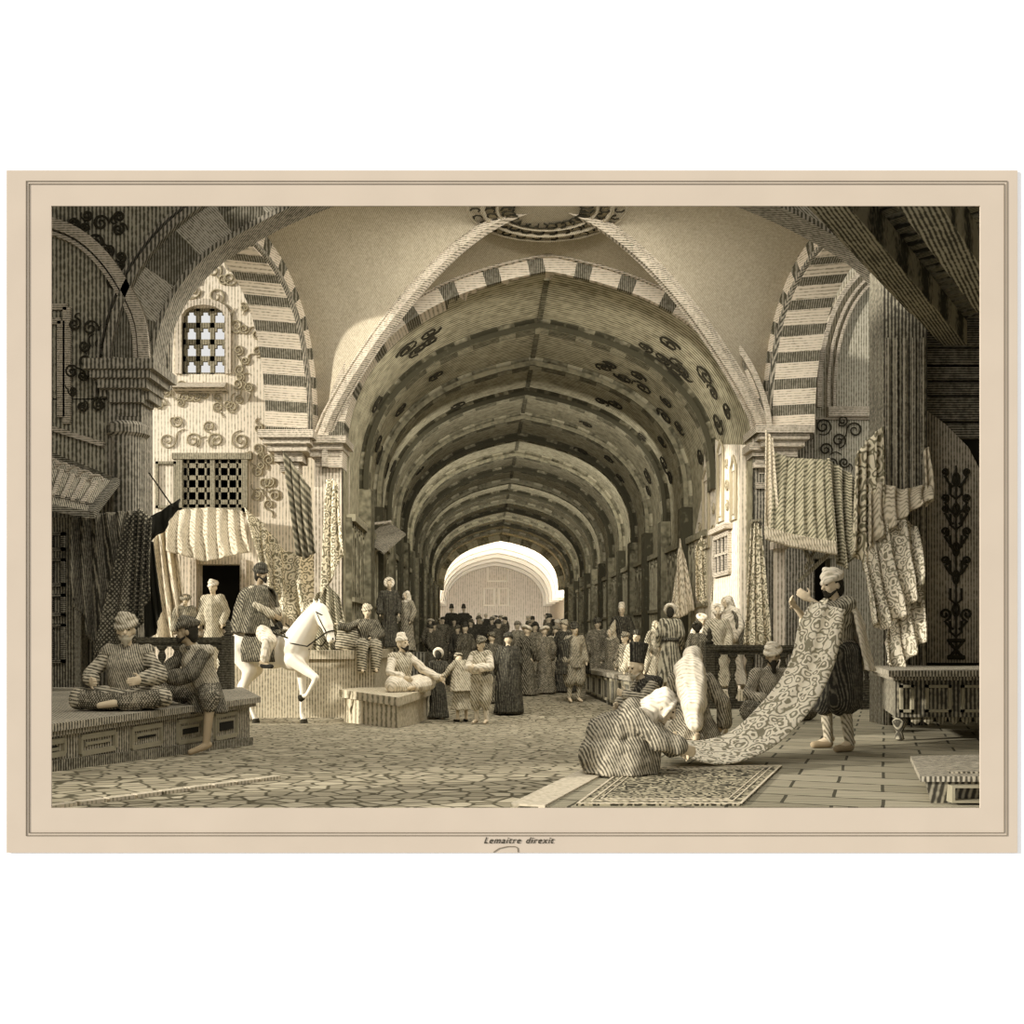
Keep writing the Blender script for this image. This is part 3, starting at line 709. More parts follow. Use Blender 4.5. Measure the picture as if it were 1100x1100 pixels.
# ================================================================== windows of the left house
w1 = emptyS('window_1', P(219, 402, YL)); x0, x1, z0, z1 = H1
mb = MB(); cols, rows = 3, 4; bw = .1
for i in range(cols+1): x = lerp(x0, x1, i/cols); mb.box(x-bw/2, x+bw/2, YL+.1, YL+.18, z0, z1)
for j in range(rows+1): z = lerp(z0, z1, j/rows); mb.box(x0, x1, YL+.1, YL+.18, z-bw*.6, z+bw*.6)
for i in range(cols):
    for j in range(rows):
        xa = lerp(x0, x1, i/cols)+bw/2; xb = lerp(x0, x1, (i+1)/cols)-bw/2; zt = lerp(z0, z1, (j+1)/rows)-bw/2; h = .09
        mb.prism([(xa, YL+.1), (xa+.05, YL+.1), (xa+.05, YL+.18), (xa, YL+.18)], zt-h, zt); mb.prism([(xb-.05, YL+.1), (xb, YL+.1), (xb, YL+.18), (xb-.05, YL+.18)], zt-h, zt)
mb.build('mullion', hatch('window_lattice', .5, .04, (1, 1, 0), hi=(170, 160, 134), lo=(90, 84, 66)), w1)
mb = MB(); A = P(192, 403, YL); B = P(243, 403, YL)
mb.add([(A.x-.05, YL-.35, A.z-.35), (B.x+.05, YL-.35, A.z-.35), (B.x, YL+.3, A.z), (A.x, YL+.3, A.z), (A.x-.05, YL-.0, A.z-.42), (B.x+.05, YL-.0, A.z-.42), (B.x, YL+.3, A.z-.1), (A.x, YL+.3, A.z-.1)], [(0, 1, 2, 3), (7, 6, 5, 4), (0, 4, 5, 1), (1, 5, 6, 2), (2, 6, 7, 3), (3, 7, 4, 0)])
mb.build('window_sill', m_cap, w1)
# arched surround, gives the window its rounded head
mb = MB(); xm = (x0+x1)/2; hw = (x1-x0)/2+.02
arc = [(-hw, z0)]+[(-hw*math.cos(a), z1-.22+.28*math.sin(a)) for a in [PI*i/10 for i in range(11)]]+[(hw, z0)]
ring(mb, arc, (xm, YL, 0), (1, 0, 0), (0, 1, 0), -.02, .12, -.06, .1, [9], 1, sub=26); mb.build('window_frame', m_pierl, w1)
w2 = emptyS('window_2', P(229, 546, YL)); x0, x1, z0, z1 = H2
fr = MB()
for x in (x0-.04, x1+.04): fr.box(x-.07, x+.07, YL-.1, YL+.1, z0-.1, z1+.1)
fr.box(x0-.2, x1+.2, YL-.12, YL+.1, z1, z1+.14); fr.box(x0-.1, x1+.1, YL-.1, YL+.1, z0-.12, z0)
xm = (x0+x1)/2; fr.box(xm-.05, xm+.05, YL-.08, YL+.1, z0, z1)
A = P(168, 546, YL); B = P(190, 496, YL)
for q in ((A.x, B.x, B.z-.06, B.z), (A.x, B.x, A.z, A.z+.06), (A.x, A.x+.06, A.z, B.z), (B.x-.06, B.x, A.z, B.z)): fr.box(q[0], q[1], YL-.06, YL, q[2], q[3])
m_shut = hatch('shutter_wood', .5, .035, (1, 0, 0), hi=(186, 176, 150), lo=(80, 75, 58))
fr.build('window_frame', m_shut, w2)
for a, b in ((x0+.04, xm-.06), (xm+.06, x1-.04)):
    mb = MB(); nx, nz = 3, 4
    for i in range(nx+1): x = lerp(a, b, i/nx); mb.box(x-.075, x+.075, YL-.04, YL+.02, z0, z1)
    for j in range(nz+1): z = lerp(z0, z1, j/nz); mb.box(a, b, YL-.04, YL+.02, z-.085, z+.085)
    mb.build('shutter', m_shut, w2)

# ================================================================== cloth materials
c_light = hatch('pale_cloth', .22, .04, (1, 1, .25), hi=(230, 216, 188), lo=(128, 118, 94), wob=.5)
c_mid = hatch('grey_cloth', .5, .045, (1, .4, .9), hi=(196, 186, 156), lo=(70, 66, 50), wob=.5)
c_dark = hatch('dark_cloth', .66, .03, (1, 1, 0), hi=(176, 166, 142), lo=(36, 34, 27), wob=.3)
c_net = hatch('crosshatched_cloth', .62, .035, (1, 0, .6), hi=(186, 176, 150), lo=(36, 34, 27), wob=.1, cross=(-1, 0, .6))
c_black = plain('black_cloth', (44, 42, 33))
c_broc = brocade('pale_brocade', (228, 216, 186), (128, 120, 94), 7)
c_broc2 = brocade('carpet_brocade', (228, 217, 192), (138, 130, 106), 11, .35, 1.1)
c_white = plain('white_cloth', (236, 224, 200), var=.05)

# left foreground: dark hangings before the shop
drape('hanging_cloth', 'long dark grey cloth hanging in a deep swag below the carved awning at far left', 'cloth', [(76, 556), (98, 552), (138, 549)], [(78, 640), (104, 700), (132, 672), (142, 600)], 15.6, 15.2, c_dark, .1, 5)
drape('hanging_cloth', 'crosshatched dark net cloth bunched beside the left pier behind the turbaned man', 'cloth', [(136, 556), (150, 546), (162, 556)], [(100, 704), (140, 700), (160, 640)], 15.3, 14.9, c_net, .09, 4)
drape('flag', 'black cloth pennant on a slanting pole jutting from the left pier', 'flag', [(161, 556), (178, 546), (193, 536)], [(162, 581), (176, 570), (191, 545)], 15.9, 15.6, c_black, .04, 2)
mb = MB(); mb.tube([P(160, 508, 16.1), P(186, 545, 15.7)], .012, 5); tag(mb.build('cord', m_ink), 'thin dark cord slanting down to the black pennant by the left pier', 'cord')
drape('hanging_cloth', 'narrow black cloth hanging down the right edge of the left pier', 'cloth', [(155, 580), (164, 582)], [(156, 690), (166, 682), (173, 655)], 16.0, 15.8, c_black, .04, 2)
# left house cloths
drape('cloth_awning', 'pale folded cloth awning below the latticed shutters on the left house', 'awning', [(182, 549), (225, 545), (260, 549)], [(178, 592), (220, 603), (268, 593)], 22.9, 22.3, c_light, .08, 6)
drape('hanging_cloth', 'pale cloth hanging from the shutters down behind the left balustrade', 'cloth', [(164, 583), (178, 552), (190, 550)], [(164, 690), (185, 692), (196, 640)], 22.9, 22.7, c_light, .1, 3)
drape('banner', 'dark striped triangular banner with a spotted border under the left corbel', 'banner', [(303, 480), (316, 500), (333, 524)], [(318, 596), (328, 600), (338, 594)], 21.55, 21.45, hatch('striped_cloth', .55, .1, (1, 0, .9), hi=(170, 160, 134), lo=(66, 62, 48)), .06, 3)
drape('hanging_cloth', 'large spotted pale cloth slung in a swag behind the rider', 'cloth', [(262, 545), (282, 562), (306, 592), (340, 597)], [(278, 600), (296, 650), (322, 672), (350, 652)], 22.4, 21.9, c_broc, .14, 4)
drape('banner', 'pale spotted banner hanging point down from the left nave pier', 'banner', [(350, 516), (358, 514), (362, 520)], [(344, 642), (352, 630), (368, 596)], 21.6, 21.5, c_broc, .07, 2)
drape('hanging_cloth', 'dark grey cloth draped to the platform behind the horse head', 'cloth', [(338, 640), (352, 628), (364, 640)], [(328, 700), (350, 700), (378, 702)], 21.7, 21.5, c_mid, .08, 4)
# right side cloths
for (t, b, Ya, Yb, m_, l) in (
    ([(724, 640), (730, 578), (736, 600)], [(716, 662), (730, 664), (745, 656)], 27, 26.8, c_light, 'pale pointed cloth hanging left in the row by the right nave wall'),
    ([(746, 590), (754, 575), (766, 590)], [(746, 640), (756, 652), (766, 634)], 26, 25.8, c_broc, 'pale brocade cloth hanging second in the row by the right nave wall'),
    ([(768, 575), (778, 572)], [(762, 650), (776, 630), (784, 628)], 25.4, 25.2, c_mid, 'grey folded cloth hanging below the pale house front left of its window'),
    ([(806, 566), (812, 558), (817, 564)], [(797, 692), (812, 696), (827, 692)], 21.6, 21.4, c_broc, 'long patterned curtain hanging beside the barred window to the balustrade')):
    drape('hanging_cloth' if 'curtain' not in l else 'curtain', l, 'cloth' if 'curtain' not in l else 'curtain', t, b, Ya, Yb, m_, .08, 3)
drape('hanging_cloth', 'light grey cloth strip running down the left edge of the tasselled canopy', 'cloth', [(822, 462), (830, 470)], [(820, 575), (838, 578)], 21.2, 20.4, c_light, .05, 2)
mb = MB(); mb.bar(P(804, 560, 21.55), P(819, 558, 21.55), .05, .05); mb.bar(P(815, 559, 21.5), P(815, 559, 22.1), .05, .05); struct(mb.build('trim_28', m_shut))
cn = thing('canopy', 'striped cloth canopy with a tasselled fringe over the stall on the right pier', 'canopy', P(860, 585, 20.6))
drape('canopy_cloth', None, None, [(832, 486), (850, 492), (890, 494)], [(826, 570), (850, 578), (896, 586)], 21.4, 20.2, hatch('canopy_stripes', .42, .07, (1, -.6, -.8), hi=(206, 196, 164), lo=(80, 76, 56), wob=.2), .06, 6, parent=None).name
cc = [o for o in COL.objects if o.name.startswith('canopy_cloth')][-1]
cc.parent = cn; cc.location = -cn.location
for k in ('label', 'category'):
    if k in cc: del cc[k]
mb = MB()
for k in range(26):
    t = k/25; q = poly_at([(824, 570), (850, 578), (897, 586)], t); p_ = P(q[0], q[1]-3, 20.15); mb.cap(p_, p_-V((0, 0, .2)), .03, .045, 6)
mb.build('fringe', c_light, cn)
st = MB(); a = P(858, 690, 20.9)
for u0, v0, u1, v1 in ((858, 625, 896, 590), (862, 585, 872, 605), (880, 585, 866, 610)): st.bar(P(u0, v0, 20.9), P(u1, v1, 20.5), .07, .07)
st.build('strut', m_shut, cn)
mb = MB(); A = P(832, 700, 20.9); mb.box(A.x, A.x+.19, 20.8, 21.0, G(20.9), P(0, 580, 20.9).z); mb.box(A.x-.06, A.x+.25, 20.75, 21.05, P(0, 590, 20.9).z, P(0, 582, 20.9).z)
tag(mb.build('stall_post', m_pierl), 'pale square post carrying the left corner of the tasselled canopy', 'post')
drape('hanging_cloth', 'dark grey folded cloth hanging from the right edge of the tasselled canopy', 'cloth', [(888, 492), (900, 500), (922, 515)], [(896, 600), (908, 612), (918, 590)], 20.6, 20.3, c_mid, .12, 3)

# ================================================================== left foreground: awning box, cupboard, bench, balustrade
aw = thing('shop_awning', 'carved wooden shop awning tilted out at the far left edge', 'awning', P(90, 560, 14.6))
a, b, c, d = P(42, 484, 15.9), P(125, 517, 15.9), P(97, 553, 14.4), P(30, 541, 14.4)
def slab4(mb, q, th, mi=0):
    n = (q[1]-q[0]).cross(q[3]-q[0]).normalized()*th; return mb.hexa([q[0], q[1], q[2], q[3], q[0]+n, q[1]+n, q[2]+n, q[3]+n], mi)
slab4(MB(), [a, b, c, d], .05)
mb = MB(); slab4(mb, [a, b, c, d], .05); mb.build('awning_board', m_woodm, aw)
mb = MB()
for p_, q_ in ((a, b), (b, c), (c, d)): mb.bar(p_, q_, .1, .1)
mb.bar(d.lerp(a, .2), c.lerp(b, .2), .06, .1); mb.build('frame', m_woodh, aw)
mb = MB()
for k in range(5):
    t = .22+.15*k; p_ = d.lerp(c, t)+V((0, -.06, .02)); q_ = a.lerp(b, t)+V((0, -.06, .02)); mb.bar(p_.lerp(q_, .2), p_.lerp(q_, .75), .05, .05)
    cc_ = p_.lerp(q_, .78); mb.tube([cc_+V((.1*math.cos(s), 0, .1*math.sin(s))) for s in [PI*i/6 for i in range(7)]], .025, 4)
mb.build('carved_slat', m_cap, aw)
cb = thing('cupboard', 'dark panelled wooden cupboard front behind the bench at far left', 'cupboard', P(55, 750, 15.6))
A = P(20, 770, 15.7); B = P(80, 556, 15.7)
mb = MB(); mb.box(A.x, B.x, 15.7, 16.2, .4, B.z); mb.build('body', m_wood, cb)
for v0, v1 in ((572, 592), (600, 630), (638, 662), (670, 712)):
    mb = MB(); q = hole(58, 71, v0, v1, 15.7); e = .05
    mb.box(q[0], q[1], 15.62, 15.7, q[3]-e, q[3]); mb.box(q[0], q[1], 15.62, 15.7, q[2], q[2]+e); mb.box(q[1]-e, q[1], 15.62, 15.7, q[2], q[3]); mb.box(q[0]-.3, q[0], 15.62, 15.7, q[2], q[3])
    mb.build('panel', m_woodh, cb)

ZB = .92
bA, bB, bC, bD = (-4.27, 8.45), (-3.34, 13.03), (-4.15, 15.4), (-8.2, 15.4)
bE = (-8.2, 8.45)
bn = thing('panelled_bench', 'broad panelled wooden bench platform at lower left seating two men', 'bench', (-4.5, 12.2, G(12)))
def offs(poly, e): c_ = V((sum(p[0] for p in poly)/len(poly), sum(p[1] for p in poly)/len(poly))); return [tuple(V(p)+(V(p)-c_).normalized()*e) for p in poly]
bp_ = [bE, bA, bB, bC, bD]
mb = MB(); mb.prism(offs(bp_, .14), ZB-.07, ZB); mb.prism(offs(bp_, .08), ZB-.12, ZB-.07); mb.build('bench_top', m_woodm, bn)
mb = MB(); mb.prism(bp_, .02, ZB-.12); mb.build('base', m_woodm, bn)
fd = V((bB[0]-bA[0], bB[1]-bA[1], 0)).normalized(); fn_ = V((fd.y, -fd.x, 0)); LB = math.dist(bA, bB)
def facebar(mb, s0, z0, s1, z1, w=.05, o=.0): mb.bar(V((*bA, 0))+fd*s0+fn_*o+V((0, 0, z0)), V((*bA, 0))+fd*s1+fn_*o+V((0, 0, z1)), w, w)
mb = MB()
for s in [i*.25 for i in range(int(LB/.25)+1)]:
    y = bA[1]+fd.y*s; facebar(mb, s, G(y)+.05, min(LB, s+.26), G(y+.25)+.05, .1)
mb.build('plinth', m_wood, bn)
for s in (.35, 1.15, 2.0, 2.9, 3.75):
    y = bA[1]+fd.y*(s+.3); za = G(y)+.14; zb = ZB-.17; w_ = .55
    mb = MB(); facebar(mb, s, za, s, zb); facebar(mb, s+w_, za, s+w_, zb); facebar(mb, s, za, s+w_, za); facebar(mb, s, zb, s+w_, zb)
    facebar(mb, s+.08, za+.06, s+.08, zb-.05, .03); facebar(mb, s+.08, zb-.07, s+w_-.08, zb-.07, .03)
    p_ = mb.build('panel', m_mold, bn)
    mb = MB(); c0 = V((*bA, 0))+fd*(s+.1)+fn_*.004; c1 = V((*bA, 0))+fd*(s+w_-.1)+fn_*.004
    mb.hexa([c0+V((0, 0, za+.08)), c1+V((0, 0, za+.08)), c1+fn_*.01+V((0, 0, za+.08)), c0+fn_*.01+V((0, 0, za+.08)), c0+V((0, 0, zb-.09)), c1+V((0, 0, zb-.09)), c1+fn_*.01+V((0, 0, zb-.09)), c0+fn_*.01+V((0, 0, zb-.09))]); mb.build('panel_field', m_dark, p_)
BAL = [(.075, 0), (.075, .03), (.045, .05), (.07, .13), (.075, .2), (.05, .32), (.028, .36), (.045, .39), (.028, .42), (.055, .5), (.06, .56), (.035, .66), (.055, .7), (.075, .72), (.075, .75)]
m_bal = hatch('balustrade_wood', .8, .022, (0, 0, 1), hi=(140, 132, 110), lo=(36, 34, 27))
def balustrade(label, x0, x1, Y, z0, h, n, posts):
    t = thing('balustrade', label, 'railing', ((x0+x1)/2, Y, z0))
    mb = MB(); mb.box(x0-.04, x1+.04, Y-.1, Y+.1, z0+h-.08, z0+h); mb.box(x0, x1, Y-.06, Y+.06, z0+h-.14, z0+h-.08); mb.build('top_rail', m_bal, t)
    mb = MB(); mb.box(x0-.04, x1+.04, Y-.1, Y+.1, z0, z0+.1); mb.build('bottom_rail', m_bal, t)
    k = (h-.24)/.75
    for i in range(n):
        x = lerp(x0, x1, (i+.5)/n); mb = MB(); mb.lathe([(r*1.0, z*k) for r, z in BAL], (x, Y, z0+.1), 12); mb.build('baluster', m_bal, t, smooth=True)
    for x in posts:
        mb = MB(); mb.box(x-.07, x+.07, Y-.09, Y+.09, z0, z0+h+.02)
        p_ = mb.build('post', m_bal, t)
        mb = MB(); mb.lathe([(.05, 0), (.075, .02), (.03, .06), (.06, .1), (.03, .15), (.04, .18), (.005, .25)], (x, Y, z0+h+.02), 12); mb.build('finial', m_bal, p_, smooth=True)
    return t
balustrade('short dark turned balustrade on the left bench behind the two seated men', P(150, 0, 15.0).x, P(246, 0, 15.0).x, 15.0, ZB, .76, 6, [P(245, 0, 15).x])
balustrade('long dark turned balustrade along the back of the raised pavement on the right', P(760, 0, 15.3).x, P(958, 0, 15.3).x, 15.3, ZP, .94, 11, [P(762, 0, 15.3).x])

# ================================================================== mid-ground platforms
m_plat = hatch('platform_stone', .3, .045, (1, .8, 0), hi=(222, 208, 178), lo=(100, 94, 74), wob=.08, mott=.25)
pl = thing('stone_platform', 'large pale stone platform at the foot of the left nave pier behind the horse', 'platform', (-4.2, 22, 0))
mb = MB(); x0 = P(248, 0, 21.2).x; x1 = P(402, 0, 21.2).x; mb.box(x0, x1, 21.2, 21.95, 0, 1.22); mb.box(-3.55, x1, 21.95, 24, 0, 1.22); mb.build('base', m_plat, pl)
mb = MB(); x0 = P(318, 0, 21.1).x; mb.box(x0, x1+.06, 21.1, 21.95, 1.22, 1.4); mb.box(-3.5, x1+.06, 21.95, 24, 1.22, 1.4); mb.build('top_slab', m_plat, pl)
q = [GP(363, 741, .63), GP(428, 750, .63), GP(466, 738, .63), GP(405, 731, .63)]
q = [(p.x, p.y) for p in q]; q[3] = (q[3][0]+.1, 21.05); q[0] = (q[0][0], min(q[0][1], 20.9)); q[2] = (q[2][0], 21.05)
pl = thing('stone_plinth', 'low stone plinth where the man in the white cap sits cross legged', 'plinth', (-2.2, 20, 0))
mb = MB(); mb.prism(offs(q, -.14), 0, .5); mb.build('base', m_plat, pl)
mb = MB(); mb.prism(q, .49, .64); mb.build('top_slab', m_plat, pl)
# tilted board awning on the left nave wall
mb = MB(); slab4(mb, [P(390, 582, 27.0), P(412, 596, 26.2), P(436, 575, 27.0), P(416, 562, 28.0)], .06)
ab = thing('board_awning', 'small tilted plank awning on the dark left wall of the vaulted street', 'awning', P(412, 580, 27))
mb.build('board', m_woodm, ab); mb = MB(); mb.bar(P(384, 565, 27.2), P(420, 560, 27.6), .06, .06)
mb.build('bracket', m_cap, ab)
# long oblique counter on the right of the nave
ct = thing('panelled_counter', 'long low panelled counter running into the vaulted street on its right', 'counter', (2.3, 24, G(24)))
cA = V((P(688, 0, 21).x, 21, 0)); cB = V((P(629, 0, 27).x, 27, 0)); dd = (cB-cA).normalized(); nn = V((dd.y, -dd.x, 0))
mb = MB(); mb.prism([tuple(p.xy) for p in (cA, cB, cB+nn*.32, cA+nn*.32)], .0, .74); mb.build('base', m_stall, ct)
mb = MB(); e = -nn*.08; mb.prism([tuple(p.xy) for p in (cA+e-dd*.05, cB+e, cB+nn*.36, cA+nn*.36-dd*.05)], .74, .84); mb.build('counter_top', m_woodm, ct)
LC = (cB-cA).length
for k in range(8):
    mb = MB(); s = .15+k*LC/8.1; w_ = .5
    def fb(s0, z0, s1, z1): mb.bar(cA+dd*s0+V((0, 0, z0)), cA+dd*s1+V((0, 0, z1)), .06, .06)
    zb_ = G((cA+dd*s).y)+.12; fb(s, zb_, s, .68); fb(s+w_, zb_, s+w_, .68); fb(s, .68, s+w_, .68); fb(s, zb_, s+w_, zb_); mb.build('panel', m_mold, ct)
# dim stall under the canopy
mb = MB(); q = hole(835, 892, 600, 690, YL-.2)
mb.box(q[0]-.1, q[1]+.1, YL-.35, YL-.2, q[2]-.1, q[2]); mb.box(q[0]-.1, q[1]+.1, YL-.3, YL-.2, q[3], q[3]+.1); struct(mb.build('trim_25', m_shut))
mb = MB(); q = hole(212, 258, 606, 676, YL); mb.box(q[0]-.2, q[1]+.2, YL-.5, YL+.3, q[2]-.15, q[2]-.05)
for x in (q[0]-.08, q[1]+.08): mb.box(x-.07, x+.07, YL-.06, YL, q[2], q[3]+.1)
struct(mb.build('trim_26', m_pierl))

# ================================================================== right foreground timber shop
YT = 12.4
tp = thing('timber_post', 'massive dark fluted timber post under the plank roof at upper right', 'post', (4.6, YT, ZP))
x0 = P(937, 0, YT+.4).x; x1 = P(996, 0, YT).x
mb = MB(); mb.prism([(x0, YT), (x1, YT), (x1, YT+.5), (x0, YT+.5)], ZP, 4.35)
vs = [(x0, YT, 4.35), (x1, YT, 4.35), (x1, YT+.5, 4.35), (x0, YT+.5, 4.35), (x0, YT, 6.25), (x1, YT, 5.5), (x1, YT+.5, 5.5), (x0, YT+.5, 6.25)]; mb.hexa(vs); mb.build('shaft', m_wood, tp)
mb = MB()
for k in range(5): x = lerp(x0, x1, (k+.15)/5); mb.box(x, x+.035, YT-.04, YT, ZP, 5.3)
mb.build('fluting', m_woodm, tp)
# plank wall and arched head behind the post
mb = MB(); xa = x1-.02; Yp = 12.8
for k, (v0, v1) in enumerate(((338, 352), (354, 372), (375, 392), (395, 408), (411, 424), (427, 452), (455, 470))):
    q = hole(990, 1075, v0, v1, Yp); mb.box(q[0], q[1], Yp-.03*(k % 2), Yp+.1, q[2], q[3])
struct(mb.build('wall_right', m_woodh))
mb = MB(); q = hole(990, 1100, 200, 700, Yp); mb.box(q[0], q[1], Yp+.1, Yp+.2, ZP, 6.6); struct(mb.build('wall_right', m_dark))
# carved panel
pn = thing('carved_panel', 'tall grey panel with a dark candelabra ornament at the right edge', 'panel', (P(1025, 0, 12.7).x, 12.7, ZP))
pg = [(994, 712), (1075, 712), (1075, 520), (1053, 505), (1040, 480), (1015, 455), (994, 440)]
mb = MB(); w3_ = [P(u, v, 12.7) for u, v in pg]; n = len(w3_)
mb.add([tuple(p) for p in w3_]+[(p.x, p.y+.08, p.z) for p in w3_], [tuple(range(n)), tuple(range(2*n-1, n-1, -1))]+[(i, n+i, n+(i+1) % n, (i+1) % n) for i in range(n)])
mb.build('board', hatch('carved_panel_board', .36, .035, (1, 0, 0), hi=(206, 194, 172), lo=(70, 66, 55), wob=.05), pn)
mb = MB()
def t2(pts, r=.016): mb.tube([P(u, v, 12.68) for u, v in pts], r, 5)
for v in (515, 548, 590, 620, 655): t2([(1027+3*math.cos(a), v+7*math.sin(a)) for a in [2*PI*i/12 for i in range(13)]])
for v, r in ((507, 4), (535, 4.5), (547, 4), (571, 5), (602, 5), (660, 7)):
    for s in (-1, 1):
        pts = [(1027+s*(12+q_[0]), v+q_[1]) for q_ in spiral((0, 0), r, 1.4, a0=PI/2)]; t2([(1027+s*3, v+16), (1027+s*7, v+13)]+pts)
for v in (527, 560, 583, 610, 640, 675):
    t2([(1027-6, v-8), (1027-6, v+4), (1027, v+9), (1027+6, v+4), (1027+6, v-8)])
t2([(1018, 706), (1036, 706)], .03); t2([(1020, 690), (1034, 706)], .02); t2([(1034, 690), (1020, 706)], .02); t2([(1018, 688), (1036, 688)], .025); t2([(1027, 500), (1027, 706)], .01)
mb.build('ornament', m_ink, pn)
# plank roof
m_slat = hatch('roof_slat', .45, .03, (.6, .8, .3), hi=(176, 168, 142), lo=(44, 42, 33))
rf = thing('plank_roof', 'dark slatted plank roof on heavy beams at the upper right corner', 'roof', (4.5, 10, 5.2))
a0, a1 = P(903, 216, 8.6), P(1022, 354, 12.6); b0, b1 = P(998, 216, 7.6), P(1060, 306, 9.2)
dir_b = (a1-a0).normalized()
m_beam = hatch('roof_beam', .5, .035, (.85, -.52, .0), hi=(190, 181, 154), lo=(38, 36, 28))
def beam(p, q, w_=.26, h_=.3):
    mb = MB(); mb.bar(p, q, w_, h_)
    mb.build('beam', m_beam, rf)
beam(a0-dir_b*1.0, a1+dir_b*.3); beam(b0-dir_b*.6, b1+dir_b*.6); beam(a0+V((-.28, .15, .2))-dir_b, a1+V((-.28, .15, .2)), .12, .12)
for k in range(24):
    t = -.2+k*.058; p_ = a0.lerp(a1, t)+V((0, 0, .22)); e_ = p_+V((3.6, -2.6, .35))*max(.1, min(1, (p_.y-6.75)/2.6))
    mb = MB(); mb.bar(p_+V((-.2, .15, 0)), e_, .13, .12); mb.build('slat', m_slat, rf)
mb = MB(); q = [a0-dir_b*1.2+V((-.1, .1, .42)), a1+dir_b*.5+V((-.1, .1, .42))]; q[0] = q[0] if q[0].y > 6.9 else q[0].lerp(q[1], (6.9-q[0].y)/(q[1].y-q[0].y)); r_ = [p_+V((4, -2.8, .4))*max(.05, min(1, (p_.y-6.7)/2.8)) for p_ in q]
mb.hexa([q[0], q[1], r_[1], r_[0]]+[p_+V((0, 0, .05)) for p_ in (q[0], q[1], r_[1], r_[0])]); mb.build('boarding', m_dark, rf)
# cloths wound round the post
drape('hanging_cloth', 'pale embroidered cloth hanging left of the timber post above the balustrade', 'cloth', [(918, 492), (930, 475), (948, 458)], [(914, 590), (932, 612), (944, 590)], 12.35, 12.2, c_broc, .09, 3)
drape('hanging_cloth', 'pale cloth wrapped like a collar across the front of the timber post', 'cloth', [(932, 530), (942, 518), (970, 526), (999, 520)], [(930, 592), (948, 575), (968, 556), (1001, 536)], 12.25, 12.0, c_light, .08, 5)
drape('hanging_cloth', 'narrow pale cloth end hanging at the right side of the timber post', 'cloth', [(992, 484), (997, 480)], [(993, 545), (1003, 538)], 12.3, 12.2, c_light, .04, 1)
drape('hanging_cloth', 'long pale brocade cloth tumbling from the timber post to the balustrade', 'cloth', [(926, 606), (944, 566), (972, 556), (984, 566)], [(936, 664), (948, 678), (975, 655), (990, 628)], 12.1, 11.7, c_broc2, .1, 4)
drape('hanging_cloth', 'trailing end of pale brocade cloth lying against the rail beside the table', 'cloth', [(950, 690), (968, 640), (989, 622)], [(950, 712), (966, 720), (992, 690)], 11.95, 11.6, c_broc2, .07, 3)
# table
tb = thing('panelled_table', 'dark panelled wooden table with turned legs at the right edge', 'table', (4.7, 11, ZP))
x0 = P(955, 0, 10.3).x; ZTt = 1.35
mb = MB(); mb.prism([(x0, 10.3), (5.9, 10.3), (5.9, 12.1), (x0+.45, 12.1)], ZTt-.06, ZTt); mb.prism([(x0+.05, 10.35), (5.9, 10.35), (5.9, 12.0), (x0+.45, 12.0)], ZTt-.1, ZTt-.06); mb.build('table_top', m_woodm, tb)
mb = MB(); mb.prism([(x0+.12, 10.45), (5.85, 10.45), (5.85, 11.9), (x0+.5, 11.9)], ZTt-.48, ZTt-.1); mb.build('apron', m_wood, tb)
for k in range(5):
    mb = MB(); xx = x0+(.16 if k == 0 else .42+.27*1.35*(k-1)); w_ = .14 if k == 0 else .26; z0_, z1_ = ZTt-.43, ZTt-.15
    for q in ((xx, xx+w_, z0_, z0_+.03), (xx, xx+w_, z1_-.03, z1_), (xx, xx+.03, z0_, z1_), (xx+w_-.03, xx+w_, z0_, z1_)): mb.box(q[0], q[1], 10.42, 10.45, q[2], q[3])
    mb.build('panel', m_mold, tb)
mb = MB(); n_ = 13; xs_ = [x0+.35+i*.13 for i in range(n_)]
for x in xs_: mb.lathe([(.062, 0), (.05, -.06), (.0, -.09)], (x, 10.5, ZTt-.47), 10, sq=.25)
mb.build('scalloped_edge', m_shut, tb)
for x, y in ((x0+.2, 10.55), (x0+.65, 11.75), (5.6, 10.55), (5.6, 11.75)):
    mb = MB(); mb.lathe([(.02, 0), (.05, .02), (.04, .06), (.03, .09), (.06, .15), (.075, .2), (.05, .23), (.08, .25), (.08, ZTt-.48-ZP)], (x, y, ZP), 12); mb.build('leg', m_wood, tb, smooth=True)
# low chest
lc = thing('low_chest', 'low dark panelled chest at the lower right corner of the pavement', 'chest', (3.6, 7.4, ZP))
zt = .8
q = [GP(978, 812, zt), GP(1012, 842, zt), GP(1130, 842, zt), GP(1130, 806, zt)]; q = [(p.x, p.y) for p in q]; q[1] = (q[1][0], 6.56); q[2] = (4.6, 6.56); q[3] = (4.6, 7.9)
mb = MB(); mb.prism(q, zt-.035, zt); mb.prism(offs(q, -.28), zt-.005, zt+.012); mb.build('lid', m_woodm, lc)
mb = MB(); qi = offs(q, -.1); mb.prism(qi, ZP, zt-.035, top=offs(q, -.05)); mb.build('body', m_wood, lc)
mb = MB(); xa, xb = qi[1][0]+.1, 4.3
for r_ in ((xa, xb, zt-.07, zt-.055), (xa, xb, ZP+.015, ZP+.03), (xa, xa+.02, ZP+.03, zt-.07)): mb.box(r_[0], r_[1], 6.52, 6.62, r_[2], r_[3])
mb.build('panel', m_mold, lc)
